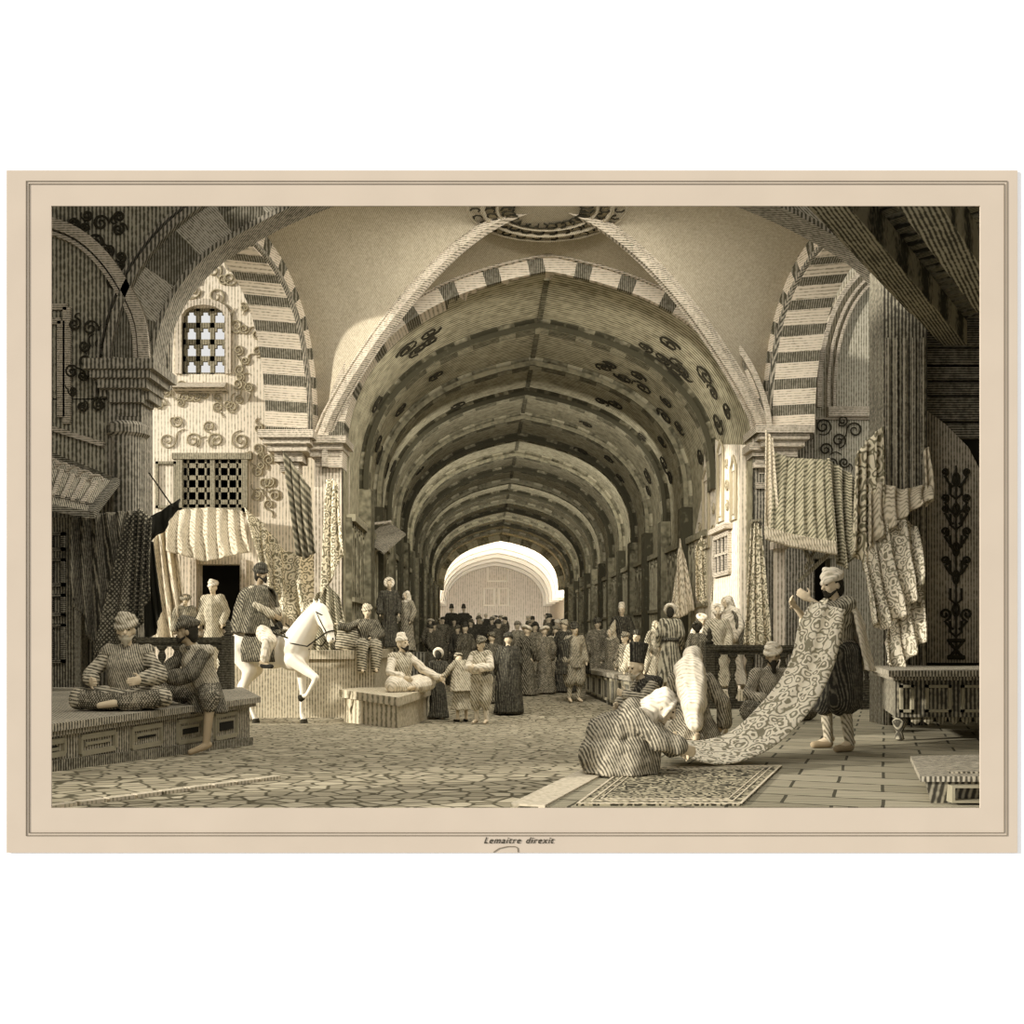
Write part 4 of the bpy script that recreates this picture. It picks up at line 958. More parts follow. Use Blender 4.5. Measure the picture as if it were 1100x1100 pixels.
# rug lying on the pavement
m_rug = brocade('dark_rug_pattern', (170, 160, 132), (58, 54, 42), 11, .62, 1.2)
rg = thing('rug', 'dark patterned rug spread flat on the pavement in the lower centre right', 'rug', (1.6, 7.5, ZP))
q = [GP(622, 874, ZP), GP(672, 826, ZP), GP(840, 824, ZP), GP(808, 874, ZP)]; q = [(p.x, max(p.y, 6.5)) for p in q]
c_ = V((sum(p[0] for p in q)/4, sum(p[1] for p in q)/4))
sc_ = lambda k: [tuple(c_+(V(p)-c_)*k) for p in q]
mb = MB(); mb.prism(q, ZP+.001, ZP+.014); mb.build('field', m_rug, rg)
mb = MB()
for k0, k1 in ((1.0, .97), (.88, .86), (.8, .785)):
    o_, i_ = sc_(k0), sc_(k1)
    for j in range(4):
        jj = (j+1) % 4; mb.hexa([(*o_[j], ZP+.014), (*o_[jj], ZP+.014), (*i_[jj], ZP+.014), (*i_[j], ZP+.014), (*o_[j], ZP+.018), (*o_[jj], ZP+.018), (*i_[jj], ZP+.018), (*i_[j], ZP+.018)])
mb.build('border', c_light, rg)
# ================================================================== people
m_skin = plain('skin', (206, 188, 156), .8, .06); m_skind = plain('tanned_skin', (160, 142, 112), .8, .06)
m_hair = plain('dark_hair', (48, 44, 34), var=.3, scale=40); m_beard = plain('grey_beard', (170, 160, 136), var=.2, scale=40)
m_eye = plain('dark_eye', (34, 31, 25))
g_white = hatch('white_garment', .14, .045, (.4, 1, .5), hi=(238, 226, 202), lo=(150, 140, 114), wob=.5, mott=.2)
g_pale = hatch('pale_garment', .34, .04, (1, .3, .6), hi=(216, 204, 176), lo=(92, 86, 66), wob=.5)
g_mid = hatch('grey_garment', .5, .034, (1, .2, .35), hi=(200, 188, 160), lo=(56, 53, 41), wob=.45)
g_dark = hatch('dark_garment', .74, .034, (1, .5, .3), hi=(170, 160, 134), lo=(36, 34, 27), wob=.35)
g_black = hatch('black_garment', .88, .03, (1, .5, 0), hi=(130, 124, 104), lo=(32, 30, 25), wob=.3)
g_cross = hatch('crosshatched_garment', .5, .03, (1, 0, .6), hi=(196, 184, 156), lo=(42, 40, 31), wob=.2, cross=(-1, .2, .6))
g_stripe = hatch('striped_garment', .48, .05, (.2, .2, 1), hi=(214, 202, 172), lo=(48, 45, 35), wob=.2)
g_vstripe = hatch('lengthwise_striped_garment', .5, .05, (1, .6, 0), hi=(198, 188, 160), lo=(52, 49, 38), wob=.1)

n_white = hatch('near_white_garment', .12, .026, (.4, 1, .5), hi=(240, 228, 205), lo=(160, 150, 124), wob=.5, mott=.3, mscale=6)
n_pale = hatch('near_pale_garment', .34, .024, (1, .3, .6), hi=(216, 204, 178), lo=(92, 86, 68), wob=.5, mott=.5, mscale=6)
n_mid = hatch('near_grey_garment', .52, .021, (1, .2, .35), hi=(200, 188, 162), lo=(56, 53, 43), wob=.45, mott=.5, mscale=6)
n_dark = hatch('near_dark_garment', .72, .02, (1, .5, .3), hi=(170, 160, 136), lo=(36, 34, 28), wob=.35, mott=.5, mscale=6)
n_black = hatch('near_black_garment', .88, .02, (1, .5, 0), hi=(130, 124, 106), lo=(32, 30, 26), wob=.3)
n_cross = hatch('near_crosshatched_garment', .5, .021, (1, 0, .6), hi=(196, 184, 158), lo=(42, 40, 32), wob=.3, cross=(-1, .2, .6), mott=.6, mscale=5)
n_stripe = hatch('near_striped_garment', .45, .034, (.2, .2, 1), hi=(214, 202, 174), lo=(48, 45, 36), wob=.3, mott=.5, mscale=6)
n_vstripe = hatch('near_lengthwise_striped_garment', .5, .028, (1, .6, 0), hi=(198, 188, 162), lo=(52, 49, 39), wob=.1)
STAND = dict(pel=(0, 0, .95), che=(0, 0, 1.27), nek=(0, .0, 1.47), hed=(0, -.02, 1.62), sL=(.18, 0, 1.42), eL=(.25, .03, 1.14), wL=(.24, -.1, .92), sR=(-.18, 0, 1.42), eR=(-.25, .03, 1.14), wR=(-.24, -.1, .92),
             hL=(.1, 0, .92), kL=(.11, -.03, .5), aL=(.11, .03, .08), hR=(-.1, 0, .92), kR=(-.11, -.03, .5), aR=(-.11, .03, .08), fL=(.13, -.12, .035), fR=(-.13, -.12, .035))
XLEG = dict(pel=(0, 0, .13), che=(0, -.03, .42), nek=(0, -.03, .62), hed=(0, -.06, .77), sL=(.18, -.02, .56), eL=(.3, -.08, .32), wL=(.2, -.3, .24), sR=(-.18, -.02, .56), eR=(-.3, -.08, .32), wR=(-.2, -.3, .24),
            hL=(.1, 0, .12), kL=(.38, -.26, .12), aL=(-.04, -.38, .08), hR=(-.1, 0, .12), kR=(-.38, -.26, .12), aR=(.04, -.34, .09), fL=(-.17, -.38, .06), fR=(.17, -.34, .06))
SIT = dict(XLEG, kL=(.14, -.42, .1), aL=(.13, -.42, -.36), fL=(.14, -.56, -.41), kR=(-.14, -.42, .1), aR=(-.13, -.42, -.36), fR=(-.14, -.56, -.41))
def hand(mb, w, d, side, curl=.35, k=1.0):
    """palm + four unequal bent fingers + thumb off the side of the palm"""
    w = V(w); d = V(d).normalized(); s = V(side); s = (s-d*s.dot(d)).normalized(); n = d.cross(s)
    c = w+d*.045*k; Rm = Matrix((s, n, d)).transposed()
    mb.ell(c, (.04*k, .019*k, .05*k), Rm, 10, 6)
    for i, L in enumerate((.062, .074, .07, .052)):
        b = w+d*.08*k+s*(-.03+.02*i)*k; m_ = b+(d*math.cos(curl)-n*math.sin(curl))*L*.55*k; e = m_+(d*math.cos(curl*2.4)-n*math.sin(curl*2.4))*L*.5*k
        mb.cap(b-d*.02, m_, .0095*k, .009*k, 7); mb.cap(m_, e, .009*k, .0075*k, 7)
    b = w+d*.03*k-s*.032*k; m_ = b+(d*.6-s*.75-n*.2).normalized()*.035*k; e = m_+(d*.9-s*.25-n*.3).normalized()*.03*k
    mb.cap(b, m_, .012*k, .01*k, 7); mb.cap(m_, e, .01*k, .008*k, 7)
def Rot(yaw, pitch, roll=0): return Matrix.Rotation(yaw, 3, 'Z') @ Matrix.Rotation(pitch, 3, 'X') @ Matrix.Rotation(roll, 3, 'Y')
def ringpath(c, rx, ry, R, n=20): return [c+R @ V((rx*math.cos(a), ry*math.sin(a), 0)) for a in [2*PI*k/n for k in range(n)]]
def person(label, loc, rz, J, wear, head=(0, 0, 0), sc=1.0, lod=0, skin=None, group=None, hands=(1, 1), curl=.4):
    """wear: list of (kind, material, options). lod 0 near, 1 middle, 2 far"""
    t = thing('person', label, 'person', loc, rz, group); t.scale = (sc, sc, sc)
    j = {k: V(v) for k, v in J.items()}; vx = (.0125, .02, .032)[lod]; skin = skin or m_skin
    B = MB(); sh = .8 if lod < 2 else 1
    B.cap(j['pel'], j['che'], .115, .12); B.ell(j['che'], (.15, .1, .16)); B.cap(j['sL'], j['sR'], .055, .055); B.cap(j['che'], j['nek'], .08, .05)
    hd = j['hed']; Rh = Rot(*head); B.cap(j['nek']-V((0, 0, .03)), hd-V((0, 0, .04)), .052, .05)
    B.ell(hd+Rh @ V((0, .012, .02)), (.076, .095, .105), Rh); B.ell(hd+Rh @ V((0, -.03, -.055)), (.052, .055, .062), Rh); B.ell(hd+Rh @ V((0, -.058, -.02)), (.052, .035, .06), Rh)
    if lod < 2:
        B.cap(hd+Rh @ V((0, -.088, .022)), hd+Rh @ V((0, -.115, -.014)), .011, .016, 8)      # nose
        B.cap(hd+Rh @ V((-.04, -.082, .035)), hd+Rh @ V((.04, -.082, .035)), .012, .012, 8)   # brow
        B.cap(hd+Rh @ V((-.018, -.09, -.052)), hd+Rh @ V((.018, -.09, -.052)), .009, .009, 8)  # lips
        B.ell(hd+Rh @ V((0, -.078, -.088)), (.022, .02, .018), Rh)                            # chin
        for s in (-1, 1): B.ell(hd+Rh @ V((s*.078, .01, -.005)), (.012, .022, .032), Rh)
    for s in 'LR':
        B.cap(j['s'+s], j['e'+s], .047, .038); B.cap(j['e'+s], j['w'+s], .038, .026)
        B.cap(j['h'+s], j['k'+s], .085, .055); B.cap(j['k'+s], j['a'+s], .056, .036); B.cap(j['a'+s], j['f'+s], .04, .03); B.cap(j['a'+s], j['a'+s]+(j['a'+s]-j['f'+s])*.2, .035, .035)
        d = j['w'+s]-j['e'+s]
        if lod == 0: hand(B, j['w'+s], d, (1 if s == 'L' else -1)*V((0, 0, -1)) if abs(d.normalized().z) < .6 else V(((-1 if s == 'L' else 1)*0, -1, 0)), curl, 1.1)
        else: B.cap(j['w'+s], j['w'+s]+d.normalized()*.1, .03, .024, 8); 
        if lod == 1: B.cap(j['w'+s]+d.normalized()*.04, j['w'+s]+d.normalized()*.06+V((0, -.03, .03)), .014, .012, 6)
    body = build_rm(B, 'body', skin, t, .0075 if lod == 0 else vx, 2)
    if lod < 2:
        for s in (-1, 1):
            e = MB(); e.ell(hd+Rh @ V((s*.03, -.086, .018)), (.013, .008, .008), Rh, 8, 6); e.build('eye', m_eye, t, True, local=True)
        e = MB(); e.ell(hd+Rh @ V((0, -.098, -.052)), (.02, .006, .004), Rh, 8, 6); e.build('mouth', m_eye, t, True, local=True)
    for kind, mat, *opt in wear:
        o = opt[0] if opt else {}; M = MB(); nm = kind
        if kind in ('coat', 'robe', 'shirt', 'vest', 'dress'):
            g = o.get('g', .03)
            M.cap(j['pel'], j['che'], .125+g, .13+g, 14); M.ell(j['che']+V((0, 0, .02)), (.17+g*.6, .11+g, .17), None, 16, 10); M.cap(j['sL'], j['sR'], .062+g*.5, .062+g*.5); M.cap(j['che'], j['nek']-V((0, 0, .02)), .1, .068)
            sl = o.get('sleeve', .9); sw = o.get('sw', .05)
            for s in 'LR':
                if sl > 0: M.cap(j['s'+s], j['e'+s], .06+g*.5, .052+g*.5+sw*.3)
                if sl > .5:
                    e = j['e'+s].lerp(j['w'+s], sl); M.cap(j['e'+s], e, .05+g*.5+sw*.3, .04+sw)
            if 'hem' in o:      # hem: (x, y, z), rx, ry
                hx, hy, hz = o['hem']; rx, ry = o.get('r', (.3, .26)); fn, fa = o.get('fold', (9, .1)); top = j['pel']+V((0, 0, o.get('up', .1))); n = 28; m = 9; vs = []
                for q in range(m+1):
                    b = q/m; c = top.lerp(V((hx, hy, hz)), b); ex = lerp(.13+g, rx*.88, b**1.15); ey = lerp(.11+g, ry*.88, b**1.15)
                    vs += [c+V((ex*(1+fa*b*math.sin(fn*a+.8*b))*math.cos(a), ey*(1+fa*b*math.sin(fn*a+.8*b))*math.sin(a), 0)) for a in [2*PI*i/n for i in range(n)]]
                fs = [(q*n+i, (q+1)*n+i, (q+1)*n+(i+1) % n, q*n+(i+1) % n) for q in range(m) for i in range(n)]+[tuple(range(n)), tuple(m*n+i for i in range(n-1, -1, -1))]
                M.add(vs, fs)
            if o.get('lap'):     # cloth over folded or hanging thighs
                for s in 'LR': M.cap(j['h'+s], j['k'+s], .13, o['lap'])
                M.cap(j['kL'].lerp(j['hL'], .4), j['kR'].lerp(j['hR'], .4), .09, .09)
            for a, b, ra, rb in o.get('extra', []): M.cap(a, b, ra, rb)
        elif kind == 'trousers':
            r = o.get('r', .13); to = o.get('to', 1.0)
            M.cap(j['hL'], j['hR'], .13+o.get('w', 0), .13+o.get('w', 0))
            for s in 'LR':
                M.cap(j['h'+s], j['k'+s], r, r*o.get('taper', 1)); 
                if to > 0: M.cap(j['k'+s], j['k'+s].lerp(j['a'+s], to), r*o.get('taper', 1), r*.7)
        elif kind == 'stockings':
            for s in 'LR': M.cap(j['k'+s], j['a'+s], .066, .046); M.cap(j['a'+s], j['a'+s]+V((0, 0, -.02)), .047, .045)
        elif kind == 'slippers':
            for s in 'LR': M.cap(j['a'+s]+V((0, .0, -.035)), j['f'+s]+V((0, -.02, 0)), .047, .036)
        elif kind == 'sash': M.tube(ringpath(j['pel'].lerp(j['che'], .25), .155, .14, Rot(0, .08)), .045, 8, closed=True)
        elif kind == 'turban':
            c = hd+Rh @ V((0, .015, .078)); z = o.get('z', 1)
            for q in range(4): M.tube(ringpath(c+Rh @ V((0, 0, (.02*q-.006)*z)), .088-.011*q, .104-.012*q, Rh @ Rot(0, .3-.2*q, .28 if q % 2 else -.28)), .029*z, 8, closed=True)
            M.ell(c+Rh @ V((0, .005, .035*z)), (.078, .09, .062*z), Rh)
        elif kind == 'ring_turban':
            c = hd+Rh @ V((0, .02, .07)); M.tube(ringpath(c, .1, .11, Rh @ Rot(0, o.get('tilt', .5))), .046, 8, closed=True)
        elif kind in ('fez', 'tall_cap'):
            h = o.get('h', .14); M.lathe([(.09, .0), (.092, .02), (.078, h*.7), (.07, h), (.02, h+.01)], hd+Rh @ V((0, .015, .05)), 16, R=Rh @ Rot(0, o.get('tilt', .0)))
            if kind == 'tall_cap': M.lathe([(.1, 0), (.105, .03), (.1, .06)], hd+Rh @ V((0, .015, .05)), 16, R=Rh)
        elif kind == 'top_hat': M.lathe([(.088, .0), (.09, .05), (.115, .24), (.02, .245)], hd+Rh @ V((0, .02, .06)), 16, R=Rh @ Rot(0, o.get('tilt', 0)))
        elif kind == 'veil':
            M.ell(hd+Rh @ V((0, .03, .025)), (.098, .105, .125), Rh); M.cap(hd+Rh @ V((0, .05, -.02)), j['nek']+V((0, .03, -.02)), .1, .12)
            M.cap(j['sL']*.6+j['nek']*.4, j['sR']*.6+j['nek']*.4, .075, .075)
            for a, b, ra, rb in o.get('extra', []): M.cap(a, b, ra, rb)
            M.tube([hd+Rh @ V((.088*math.cos(a), -.055, .01+.1*math.sin(a))) for a in [2*PI*i/16 for i in range(16)]], .014, 6, closed=True)
        elif kind == 'hair': M.ell(hd+Rh @ V((0, .035, .02)), (.088, .09, .105), Rh); M.ell(hd+Rh @ V((0, .07, -.04)), (.075, .05, .08), Rh)
        elif kind == 'beard':
            L = o.get('l', .08); M.cap(hd+Rh @ V((0, -.072, -.08)), hd+Rh @ V((0, -.08, -.08-L)), .042, .02)
            for s in (-1, 1): M.cap(hd+Rh @ V((s*.066, -.015, -.05)), hd+Rh @ V((s*.02, -.07, -.095)), .011, .022); 
            M.cap(hd+Rh @ V((-.028, -.098, -.04)), hd+Rh @ V((.028, -.098, -.04)), .008, .008)
        elif kind == 'cape':
            rx, ry = o.get('r', (.36, .25)); hz = o.get('z', .4); n, m = 26, 8; a0, a1 = o.get('arc', (-.45, PI+.45)); vs = []
            cx_ = o.get('c', (0, .06))
            def fc(a, b):
                ang = lerp(a0, a1, a); f = 1+.06*b*math.sin(11*ang); c = j['nek'].lerp(V((cx_[0], cx_[1], hz)), b); w_ = min(1, .5*min(1, b*6)**.5+.5*b); r1 = lerp(.09, rx, w_); r2 = lerp(.08, ry, w_)
                return (c.x+r1*f*math.cos(ang), c.y+r2*f*math.sin(ang), lerp(j['nek'].z, hz, b**1.15))
            M.sheet(fc, n, m, .03)
        elif kind == 'free':
            for a, b, ra, rb in o['caps']: M.cap(a, b, ra, rb)
            nm = o['name']
        mesh_v = vx if kind not in ('beard', 'turban', 'ring_turban') else min(vx, .009 if lod == 0 else .013)
        if lod == 2: mesh_v = vx
        c = build_rm(M, nm, mat, t, mesh_v, 1, fold=(.02 if kind in ('coat', 'robe', 'shirt', 'dress', 'trousers', 'cape', 'veil', 'vest') and lod < 2 else 0))
        if 'label' in o: c['label'] = o['label']
    return t
def at(u, Y, z): return (P(u, 0, Y).x, Y, z)
D = math.radians

# ---- left foreground pair
person('old man in a striped robe and pale turban sitting cross legged on the left bench', at(137, 10.95, ZB), D(8), dict(XLEG, eL=(.32, -.06, .33), wL=(.2, -.34, .3), eR=(-.33, -.06, .33), wR=(-.26, -.33, .3)),
       [('trousers', n_cross, {'r': .115, 'taper': .85, 'to': .8}), ('coat', n_stripe, {'sleeve': .85, 'sw': .03, 'lap': .1}), ('vest', n_mid, {'sleeve': 0, 'g': .045}), ('turban', n_pale, {'z': 1.15}), ('beard', m_beard, {'l': .05})], head=(D(8), D(4)), sc=1.08)
person('man in a dark turban seated in profile on the left bench with one leg hanging', at(216, 11.72, ZB), D(-42),
       dict(SIT, pel=(0, .05, .12), che=(0, -.04, .43), nek=(0, -.1, .62), hed=(-.02, -.16, .76), sL=(.18, -.05, .56), sR=(-.18, -.07, .56), eL=(.2, -.26, .32), wL=(.02, -.46, .27), eR=(-.3, -.24, .33), wR=(-.3, -.5, .2),
            kL=(.38, -.12, .08), aL=(.42, -.2, -.4), fL=(.4, -.36, -.45), kR=(-.34, -.34, .14), aR=(.02, -.46, .08), fR=(.14, -.5, .06)),
       [('trousers', n_cross, {'r': .12, 'taper': .85, 'to': .15}), ('coat', n_dark, {'sleeve': .55, 'sw': .05, 'hem': (.1, .0, -.08), 'r': (.24, .24), 'fold': (7, .08)}), ('vest', n_pale, {'sleeve': 0, 'g': .036}), ('turban', n_dark, {'z': 1.0}), ('hair', m_hair), ('beard', m_hair, {'l': .01})],
       head=(D(-32), D(0)), sc=1.08, skin=m_skind)

# ---- horse and rider
HX, HY = P(291, 0, 20.0).x, 20.0; HS = 1.2
hr = thing('horse', 'white horse walking to the right with one foreleg raised', 'horse', (HX, HY, 0.0), D(66)); hr.scale = (HS,)*3
m_horse = plain('white_horse_coat', (240, 230, 208), var=.05, scale=3)
B = MB(); HL = [((0, .0, 1.17), (.25, .56, .29)), ((0, -.42, 1.17), (.22, .32, .32)), ((0, .46, 1.24), (.25, .34, .30))]
for c, r in HL: B.ell(c, r, None, 16, 12)
B.cap((0, -.48, 1.25), (0, -.72, 1.6), .26, .19, 14); B.cap((0, -.72, 1.6), (0, -.88, 1.82), .19, .13, 14); B.ell((0, -.68, 1.5), (.1, .16, .26), Rot(0, .6))
B.cap((0, -.95, 1.82), (0, -1.09, 1.58), .125, .1, 14); B.cap((0, -1.09, 1.58), (0, -1.16, 1.36), .095, .068, 12); B.ell((0, -1.01, 1.66), (.075, .12, .11)); B.cap((-.02, -1.18, 1.36), (.02, -1.18, 1.36), .05, .05)
for s in (-1, 1): B.cap((s*.06, -.9, 1.9), (s*.075, -.88, 2.02), .03, .012, 8)
def leg(pts): 
    for (a, ra), (b, rb) in zip(pts, pts[1:]): B.cap(a, b, ra, rb, 12)
leg([((.13, -.5, 1.05), .13), ((.12, -.52, .82), .085), ((.11, -.55, .5), .052), ((.11, -.54, .44), .05), ((.11, -.52, .16), .034), ((.11, -.56, .06), .045)])
leg([((-.13, -.52, 1.05), .13), ((-.12, -.78, .86), .08), ((-.12, -.96, .76), .055), ((-.12, -.94, .7), .048), ((-.12, -.78, .47), .034), ((-.12, -.7, .45), .042)])
leg([((.13, .5, 1.15), .2), ((.15, .42, .86), .12), ((.14, .72, .58), .062), ((.14, .74, .5), .05), ((.14, .84, .18), .036), ((.14, .8, .06), .046)])
leg([((-.13, .5, 1.15), .2), ((-.15, .3, .86), .12), ((-.14, .44, .56), .062), ((-.14, .42, .5), .05), ((-.14, .26, .18), .036), ((-.14, .2, .06), .046)])
build_rm(B, 'body', m_horse, hr, .018, 4)
for c, d_ in (((.11, -.57, 0), 0), ((.14, .79, 0), 0), ((-.14, .19, 0), 0)):
    e = MB(); e.lathe([(.065, 0), (.06, .03), (.048, .075)], c, 12); e.build('hoof', m_ink, hr, local=True)
e = MB(); e.lathe([(.06, 0), (.055, .03), (.044, .07)], (-.12, -.66, .42), 12, R=Rot(0, 1.2)); e.build('hoof', m_ink, hr, local=True)
e = MB(); e.tube([(0, -.56, 1.62), (0, -.66, 1.78), (0, -.78, 1.9), (0, -.9, 1.96)], [.03, .045, .045, .03], 8); build_rm(e, 'mane', g_pale, hr, .015)
e = MB(); e.tube([(0, .78, 1.32), (0, .92, 1.28), (0, 1.0, 1.0), (.02, .98, .6), (.02, 1.0, .45)], [.04, .07, .09, .07, .02], 10); build_rm(e, 'tail', g_pale, hr, .02)
for s in (-1, 1):
    e = MB(); e.ell((s*.078, -1.03, 1.71), (.012, .024, .022)); e.build('eye', m_eye, hr, True, local=True)
    e = MB(); e.ell((s*.035, -1.22, 1.37), (.014, .014, .018)); e.build('nostril', m_eye, hr, True, local=True)
e = MB(); e.tube(ringpath(V((0, -1.13, 1.47)), .085, .085, Rot(0, -.35)), .011, 6, closed=True); e.tube(ringpath(V((0, -.99, 1.78)), .118, .118, Rot(0, .5)), .011, 6, closed=True)
for s in (-1, 1): e.tube([(s*.08, -1.12, 1.48), (s*.105, -1.03, 1.66), (s*.11, -.96, 1.8)], .011, 6)
e.build('bridle', m_ink, hr, local=True)
e = MB()
for s in (-1, 1): e.tube([(s*.09, -1.12, 1.46), (s*.2, -.85, 1.25), (s*.23, -.55, 1.3), (s*.12, -.2, 1.62)], .012, 6)
e.tube([(.0, -.74, 1.2), (.16, -.66, 1.22), (.24, -.45, 1.36), (.2, -.2, 1.46)], .014, 6); e.tube([(.0, -.76, 1.3), (-.16, -.66, 1.32), (-.24, -.45, 1.4), (-.2, -.2, 1.46)], .014, 6)
e.build('reins', m_ink, hr, local=True)
e = MB(); e.sheet(lambda a, b: ((.3+.0*b)*math.sin(lerp(-2.0, 2.0, a)), lerp(-.28, .36, b), 1.2+.31*math.cos(lerp(-2.0, 2.0, a)) if abs(lerp(-2, 2, a)) < 1.6 else 1.2-.31*(abs(lerp(-2, 2, a))-1.6)*1.6), 20, 8, .03)
e.build('saddle_cloth', g_dark, hr, True, local=True)
e = MB(); e.ell((0, .1, 1.5), (.19, .3, .08)); e.ell((0, -.16, 1.56), (.08, .06, .09)); build_rm(e, 'saddle', m_dark, hr, .02)
RJ = dict(STAND, pel=(0, .24, 1.66), che=(0, .26, 2.0), nek=(0, .24, 2.24), hed=(0, .19, 2.42), sL=(.18, .24, 2.16), eL=(.24, .12, 1.9), wL=(.1, -.1, 1.76), sR=(-.18, .24, 2.16), eR=(-.24, .12, 1.9), wR=(-.1, -.1, 1.76),
          hL=(.12, .2, 1.62), kL=(.33, -.22, 1.34), aL=(.34, -.1, .98), fL=(.35, -.26, .93), hR=(-.12, .2, 1.62), kR=(-.33, -.22, 1.34), aR=(-.34, -.1, .98), fR=(-.35, -.26, .93))
person('bearded rider in a dark cloak and dark turban mounted on the white horse', (HX, HY, .0), D(66), RJ,
       [('trousers', g_white, {'r': .12, 'to': .75}), ('shirt', g_pale, {'sleeve': .9, 'hem': (0, .2, 1.46), 'r': (.34, .36)}), ('cape', g_dark, {'r': (.42, .42), 'z': 1.46, 'arc': (-1.25, PI+1.25), 'c': (0, .3)}), ('turban', g_black, {'z': 1.2}), ('hair', m_hair), ('beard', m_hair, {'l': .05}), ('slippers', m_dark)],
       sc=HS, lod=0, skin=m_skind)

# ---- carpet seller, carpet, and those looking at it
CM = at(899, 9.7, ZP)
person('man in pale turban and black baggy breeches standing and holding up the long patterned carpet', CM, D(-68),
       dict(STAND, hed=(0, -.06, 1.60), nek=(0, -.02, 1.47), sL=(.18, 0, 1.42), eL=(.16, -.24, 1.34), wL=(.05, -.36, 1.46), sR=(-.18, .02, 1.42), eR=(-.26, -.16, 1.26), wR=(-.2, -.34, 1.4), kL=(.15, -.04, .5), aL=(.16, .02, .08), fL=(.18, -.13, .035), kR=(-.15, -.02, .5), aR=(-.17, .04, .08), fR=(-.2, -.1, .035)),
       [('stockings', n_pale), ('trousers', n_black, {'r': .155, 'w': .04, 'to': .12, 'taper': 1.05}), ('shirt', n_vstripe, {'sleeve': .5}), ('sash', n_mid), ('cape', n_white, {'r': (.32, .24), 'z': .78, 'arc': (.0, PI)}), ('turban', n_white, {'z': 1.1}), ('hair', m_hair), ('beard', m_hair, {'l': .01}), ('slippers', m_skind)],
       head=(0, D(8)), sc=.97)
mb = MB()
eA = [(872, 646), (858, 672), (852, 700), (838, 730), (812, 762), (785, 786), (750, 796), (715, 792)]
eB = [(908, 655), (902, 690), (893, 722), (874, 758), (846, 790), (812, 812), (768, 821), (712, 804)]
eA = smooth_poly(eA, 4); eB = smooth_poly(eB, 4)
def fcarp(a, b):
    qa = poly_at(eA, b); qb = poly_at(eB, b); u = lerp(qa[0], qb[0], a); v = lerp(qa[1], qb[1], a)
    Y = lerp(lerp(9.42, 9.2, a), lerp(8.9, 8.25, a), min(1, b*1.15)); p = P(u, v, Y+.035*math.sin(4.2*PI*a)*(1-.7*b)); p.z = max(p.z, ZP+.02); return p
mb.sheet(fcarp, 20, 60, .012)
car = mb.build('carpet', c_broc2, None, True)
tag(car, 'long pale flowered carpet sweeping from the standing man down to the crouching woman', 'carpet')
person('crouching woman in a pale headscarf and dark robe touching the long carpet', at(672, 8.0, ZP), D(76),
       dict(XLEG, pel=(0, .1, .24), che=(0, -.06, .42), nek=(0, -.18, .5), hed=(0, -.3, .54), sL=(.16, -.1, .46), sR=(-.16, -.1, .46), eL=(.2, -.26, .27), wL=(.12, -.4, .2), eR=(-.2, -.28, .3), wR=(-.13, -.44, .24), kL=(.12, -.06, .13), aL=(.08, .1, .1), fL=(.08, .16, .1), kR=(-.12, -.06, .13), aR=(-.08, .1, .1), fR=(-.08, .16, .1)),
       [('robe', n_mid, {'sleeve': .8, 'hem': (0, .04, .02), 'r': (.34, .34), 'up': .12, 'fold': (9, .05), 'extra': [((0, .12, .3), (0, -.08, .42), .2, .16), ((0, -.06, .14), (0, .14, .14), .23, .24)]}), ('veil', n_white)],
       head=(0, D(38)), sc=.98)
person('kneeling woman wrapped in a long white veil over a grey robe seen from behind', at(744, 10.7, ZP), D(155),
       dict(XLEG, pel=(0, 0, .2), che=(0, 0, .5), nek=(0, 0, .68), hed=(0, -.02, .82), sL=(.17, 0, .62), sR=(-.17, 0, .62), eL=(.28, -.06, .4), wL=(.24, -.2, .25), eR=(-.3, -.04, .4), wR=(-.32, -.1, .16), kL=(.2, -.28, .1), aL=(.12, .25, .06), fL=(.12, .35, .04), kR=(-.2, -.28, .1), aR=(-.12, .25, .06), fR=(-.12, .35, .04)),
       [('robe', n_mid, {'sleeve': .9, 'sw': .04, 'hem': (0, .04, .02), 'r': (.34, .34), 'up': .15}), ('veil', n_white, {'extra': [((.0, .1, .72), (-.1, .3, .18), .17, .08), ((-.02, .14, .6), (-.08, .24, .4), .17, .14)]})], head=(0, D(10)), sc=1.0)
person('bearded man in a white turban sitting cross legged behind the long carpet', at(826, 13.3, ZP), D(12),
       dict(XLEG, hed=(.02, -.07, .77)), [('trousers', n_cross, {'r': .13}), ('coat', n_mid, {'sleeve': .9, 'sw': .04, 'lap': .1}), ('turban', n_white, {'z': 1.15}), ('beard', m_hair, {'l': .1})], head=(D(-18), D(4)), sc=1.05, skin=m_skind)
person('man in a tall dark hat and striped sleeves sitting behind the crouching woman', at(698, 12.0, .6), D(-72),
       dict(SIT, nek=(0, -.1, .6), hed=(0, -.17, .72), eR=(-.26, -.18, .34), wR=(-.2, -.3, .3), eL=(.26, -.2, .36), wL=(.1, -.34, .42)),
       [('trousers', n_dark, {'r': .12}), ('coat', n_stripe, {'sleeve': .95, 'sw': .03, 'lap': .11}), ('vest', n_black, {'sleeve': 0, 'g': .04}), ('top_hat', n_black, {'tilt': -.35}), ('beard', m_beard, {'l': .03})], head=(D(15), D(12)), sc=1.0)

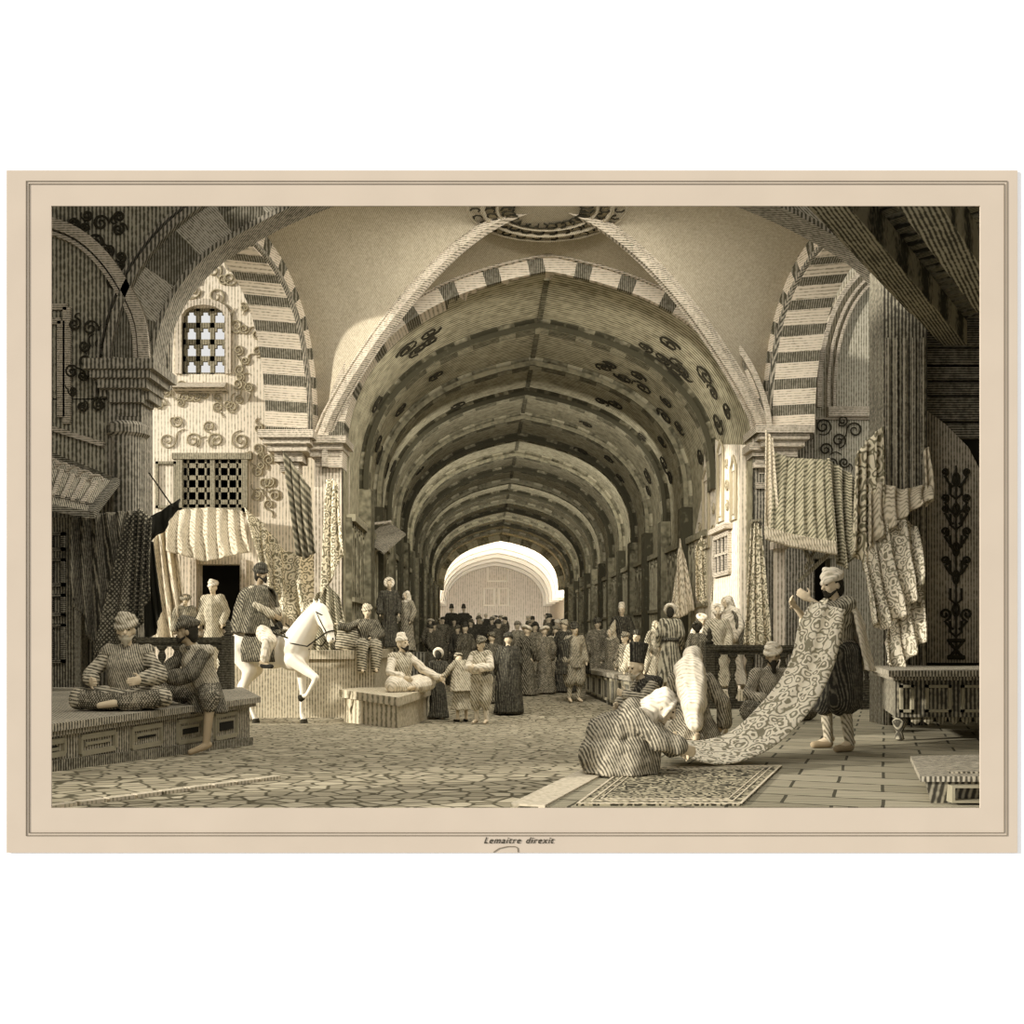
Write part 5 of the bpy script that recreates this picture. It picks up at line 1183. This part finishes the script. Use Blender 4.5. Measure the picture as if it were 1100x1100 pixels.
# ---- raised stone step at the right of the nave mouth, and the people on it
ms = MB(); ms.prism([(3.05, 20.6), (4.75, 20.6), (4.4, 28.6), (2.78, 28.6)], 0, .6); struct(ms.build('floor', m_plat))
person('woman in a belted grey dress and white ring turban standing with her back turned', at(720, 21.6, .6), D(170), STAND,
       [('dress', g_vstripe, {'sleeve': .9, 'sw': .03, 'hem': (0, 0, .12), 'r': (.36, .3)}), ('sash', g_black), ('ring_turban', g_white, {'tilt': 1.1}), ('hair', m_hair)], sc=.98, lod=1)
person('stooping figure in a dark ring turban and dark shawl behind the kneeling woman', at(749, 20.9, .6), D(180), STAND,
       [('robe', g_cross, {'hem': (0, 0, .05), 'r': (.34, .3)}), ('ring_turban', g_dark, {'tilt': 1.1}), ('hair', m_hair)], sc=.77, lod=1)
person('dim small figure standing just left of the woman in the belted dress', at(704, 23.5, .6), D(20), STAND, [('robe', g_mid, {'hem': (0, 0, .05), 'r': (.3, .25)}), ('veil', g_pale)], sc=.82, lod=1)
person('child in a pale hood standing left of the two women by the right balustrade', at(754, 22.6, .6), D(10), STAND, [('robe', g_white, {'hem': (0, 0, .05), 'r': (.3, .25)}), ('ring_turban', g_white)], sc=.9, lod=1)
person('woman in a white hood and pale apron facing out behind the right balustrade', at(771, 21.35, .6), D(-8), STAND, [('robe', g_pale, {'hem': (0, 0, .05), 'r': (.34, .3)}), ('ring_turban', g_white, {'tilt': .9}), ('hair', m_hair)], sc=.98, lod=1)
person('tall woman with a white headscarf and dark shawl leaning left behind the right balustrade', at(785, 22.0, .6), D(-65), dict(STAND, hed=(0, -.1, 1.6), nek=(0, -.05, 1.47)),
       [('robe', g_white, {'hem': (0, 0, .05), 'r': (.34, .3)}), ('cape', g_dark, {'z': .7}), ('veil', g_white)], head=(0, D(8)), sc=1.13, lod=1)

# ---- nave mouth, right side
def folk(u, Y, z, rz, wear, label, sc=1.0, J=STAND, **k): return person(label, at(u, Y, z), D(rz), J, wear, sc=sc, lod=k.pop('lod', 1), **k)
KNEE = [('stockings', g_pale), ('trousers', g_mid, {'r': .15, 'w': .03, 'to': .15, 'taper': 1.0})]
folk(617, 24.6, G(24.6), 20, KNEE+[('shirt', g_mid, {'sleeve': .9, 'hem': (0, 0, .78), 'r': (.26, .22)}), ('cape', g_black, {'r': (.42, .3), 'z': .62, 'arc': (-.2, PI+.9)}), ('turban', g_black)], 'man in a dark cape and knee breeches standing at the end of the long counter', 1.08)
folk(642, 28.4, G(28.4), -10, [('robe', g_cross, {'hem': (0, 0, .05), 'r': (.36, .3)}), ('turban', g_black)], 'man in a broad dark turban standing behind the far end of the long counter', 1.12)
folk(657, 26.6, G(26.6), -50, [('robe', g_cross, {'hem': (0, 0, .05), 'r': (.42, .38)}), ('veil', g_pale, {'extra': [((0, .05, 1.75), (0, .12, 1.95), .09, .02)]})], 'hunched figure in a pointed pale hood behind the middle of the long counter', 1.0)
folk(668, 27.8, .6, -20, [('robe', g_black, {'hem': (0, 0, .05), 'r': (.3, .26)}), ('fez', g_white, {'h': .16})], 'dark robed man in a pale cap standing tall behind the long counter', 1.1)
folk(672, 24.4, G(24.4), -60, [('robe', g_mid, {'hem': (0, 0, .05), 'r': (.36, .32)}), ('turban', g_mid)], 'bent man in grey robe near the front end of the long counter', .95)
folk(684, 22.4, G(22.4), -30, [('coat', g_pale, {'hem': (0, 0, .05), 'r': (.34, .3)}), ('fez', g_black, {'h': .12})], 'man in a black cap and pale coat behind the tall hatted man', 1.0)
# ---- nave mouth, left side
folk(394, 21.42, 1.4, 14, [('trousers', g_stripe, {'r': .13}), ('coat', g_dark, {'sleeve': .85, 'lap': .12}), ('turban', g_pale)], 'man in a dark jacket sitting on the edge of the large stone platform', 1.03,
     dict(SIT, eR=(-.4, -.02, .44), wR=(-.55, -.05, .5), eL=(.28, -.08, .34), wL=(.08, -.24, .26)), skin=m_skin)
mb = MB()
mb.ell((0, 0, .24), (.3, .16, .3), None, 14, 10); mb.cap((-.12, 0, .45), (-.18, 0, .6), .09, .05); mb.cap((-.2, 0, .1), (.22, 0, .12), .12, .1)
bag = thing('cushion', 'striped pointed cushion beside the man seated on the large stone platform', 'cushion', at(376, 21.45, 1.4))
build_rm(mb, 'cushion_cover', g_stripe, bag, .025)
folk(418, 23.5, 1.4, 10, [('robe', g_black, {'hem': (0, 0, .05), 'r': (.3, .26)}), ('ring_turban', g_white, {'tilt': 1.2}), ('hair', m_hair)], 'dark robed figure in a white ring turban standing behind the seated men on the left', .9)
ms = MB(); ms.box(-2.72, -2.1, 24.6, 25.6, 0, 1.3); tag(ms.build('stone_block', m_stall), 'dim stone block carrying a standing figure inside the left of the vault', 'block')
folk(437, 25.1, 1.3, -35, [('robe', g_mid, {'hem': (0, 0, .05), 'r': (.3, .26)}), ('veil', g_white)], 'figure in a bright white hood standing at the left inside the vault', .85)
folk(430, 19.75, .64, 48, [('trousers', g_white, {'r': .14, 'to': .8}), ('shirt', g_white, {'sleeve': .9, 'sw': .02, 'lap': .1}), ('vest', g_pale, {'sleeve': 0, 'g': .042}), ('tall_cap', g_white, {'h': .15}), ('beard', m_hair, {'l': .02})], 'man in white with a tall white cap sitting cross legged on the low stone plinth', 1.16,
     dict(XLEG, eL=(.34, -.22, .34), wL=(.42, -.48, .22)), lod=0, skin=m_skin, head=(D(10), D(-6)))
folk(471, 20.9, 0, 175, [('robe', g_black, {'hem': (0, 0, .05), 'r': (.3, .28)}), ('ring_turban', g_white, {'tilt': 1.2}), ('hair', m_hair)], 'short figure in a dark robe and white ring turban seen from behind beside the plinth', .8)
folk(496, 20.2, 0, 205, [('robe', g_pale, {'sleeve': .95, 'sw': .05, 'hem': (0, 0, .3), 'r': (.3, .27)}), ('cape', g_pale, {'z': .75, 'r': (.3, .22)}), ('turban', g_stripe), ('slippers', m_dark)], 'stooping figure in a pale cloak holding an arm out to the seated man in white', .82,
     dict(STAND, nek=(0, -.1, 1.42), hed=(0, -.2, 1.5), eR=(-.26, -.1, 1.14), wR=(-.3, -.28, .98), eL=(.42, -.1, 1.1), wL=(.66, -.16, 1.0)), head=(0, D(25)))
folk(517, 19.5, G(19.5), -25, [('stockings', g_white), ('trousers', g_pale, {'r': .13, 'w': .02, 'to': .35, 'taper': .95}), ('shirt', g_white, {'sleeve': .85}), ('vest', g_pale, {'sleeve': 0, 'g': .045}), ('sash', g_dark), ('turban', g_cross, {'z': 1.2})], 'man with crossed arms in pale waistcoat and breeches standing in the street', .93,
     dict(STAND, eL=(.26, -.08, 1.17), wL=(.0, -.25, 1.16), eR=(-.26, -.08, 1.15), wR=(.03, -.22, 1.12)), lod=0, skin=m_skin, head=(D(-12), 0))
folk(546, 21.8, G(21.8), 190, [('robe', g_black, {'sleeve': .95, 'hem': (0, 0, .03), 'r': (.36, .3)}), ('cape', g_black, {'r': (.3, .24), 'z': .06}), ('turban', g_black)], 'man in a long black robe standing mid street with his back turned', .98)
folk(528, 24.4, G(24.4), 160, [('robe', g_dark, {'hem': (0, 0, .03), 'r': (.3, .26)}), ('turban', g_dark)], 'dark robed figure half hidden behind the man with crossed arms', .95)
# ---- figures at the left house
ms = MB(); ms.box(-8.1, -6.3, 22.35, 23.2, 0, .95); tag(ms.build('stone_bench', m_plat), 'pale stone bench under the stall opening of the left house', 'bench')
folk(199, 22.75, .95, 15, [('robe', g_mid, {'hem': (0, 0, .03), 'r': (.27, .25)}), ('ring_turban', g_mid, {'tilt': .4})], 'grey figure standing left of the stall opening of the left house', .95)
folk(229, 22.8, .95, -5, [('robe', g_pale, {'hem': (0, 0, .03), 'r': (.28, .26)}), ('turban', g_white)], 'pale robed man in a white turban before the stall opening of the left house', 1.12)

# ---- the crowd further down the street
R = random.Random(21)
mats = [g_black, g_dark, g_dark, g_mid, g_cross, g_black]
hats = [('turban', g_white), ('turban', g_black), ('fez', g_black), ('turban', g_mid), ('ring_turban', g_white), ('turban', g_dark)]
near_c = [(566, 26.5, 1.0, g_dark, ('ring_turban', g_white), 'person in a white ring turban and dark robe just right of the black robed man'),
          (575, 30.5, 1.0, g_mid, ('turban', g_black), 'grey robed person behind the pair of white turbans in the street'),
          (585, 27.0, .98, g_cross, ('ring_turban', g_white), 'stooped person in a broad white turban and dark checked robe in the street'),
          (597, 28.8, .96, g_pale, ('turban', g_mid), 'person in a paler coat left of the caped man'),
          (606, 27.5, 1.06, g_black, ('turban', g_pale), 'dark cloaked person close behind the left side of the caped man'),
          (556, 33.0, 1.0, g_mid, ('turban', g_mid), 'grey figure just beyond the right shoulder of the black robed man'),
          (500, 29.0, 1.0, g_dark, ('fez', g_black), 'dark figure behind the stooping pale cloaked figure')]
for u, Y, s, m_, h_, lb in near_c:
    folk(u, Y, G(Y), R.uniform(120, 240), [('robe', m_, {'hem': (0, 0, .03), 'r': (.34, .3)}), h_], lb, s*1.03)
def far_label(i, x, Y):
    u = 550+1100*x/Y; side = 'left side' if u < 500 else ('right side' if u > 575 else 'middle')
    look = ['white turbaned small black robed figure', 'dark turbaned small dark robed figure', 'small dark robed figure in a black cap', 'small grey figure in a grey turban', 'small checked robed figure in a white ring turban', 'small black figure in a dark turban', 'small black figure in a white turban', 'small dark figure in a plain dark turban'][i % 8]
    return look+' in the far crowd, '+side, look+'s in the distant crowd '+side
spots = []
tries = 0
while len(spots) < 44 and tries < 5000:
    tries += 1
    Y = R.uniform(31, 66); u = R.uniform(452, 606); x = P(u, 0, Y).x
    if abs(x-cx(Y)) > 3.3: continue
    if any(math.hypot(x-a, Y-b) < 1.0 for a, b in spots): continue
    if any(math.hypot(x-P(n_[0], 0, n_[1]).x, Y-n_[1]) < 1.0 for n_ in near_c) or abs(Y-48) < .9: continue
    spots.append((x, Y))
protos = []
for i, (x, Y) in enumerate(spots):
    if i < 8:
        lb, gp = far_label(i, x, Y); o = person(lb, (x, Y, G(Y)), R.uniform(0, 6.28), STAND, [('robe', mats[i % 6], {'hem': (0, 0, .03), 'r': (.34, .3), 'sleeve': .9}), hats[i % 6]], sc=1.05, lod=2, group=gp)
        protos.append(o)
    else:
        o = copy_tree(protos[i % 8]); o['label'], o['group'] = far_label(i, x, Y); o.location = (x, Y, G(Y)); o.rotation_euler = (0, 0, R.uniform(0, 6.28)); s = R.uniform(.95, 1.12); o.scale = (s, s, s)
# two tall mounted heads above the crowd
for u, lb in ((485, 'taller dark figure rising above the distant crowd at left, left of a pair'), (498, 'taller dark figure rising above the distant crowd, right of a pair')):
    folk(u, 48, G(48)+.35, 180, [('robe', g_black, {'hem': (0, 0, -.3), 'r': (.27, .25)}), ('tall_cap', g_black, {'h': .2})], lb, 1.12, lod=2)
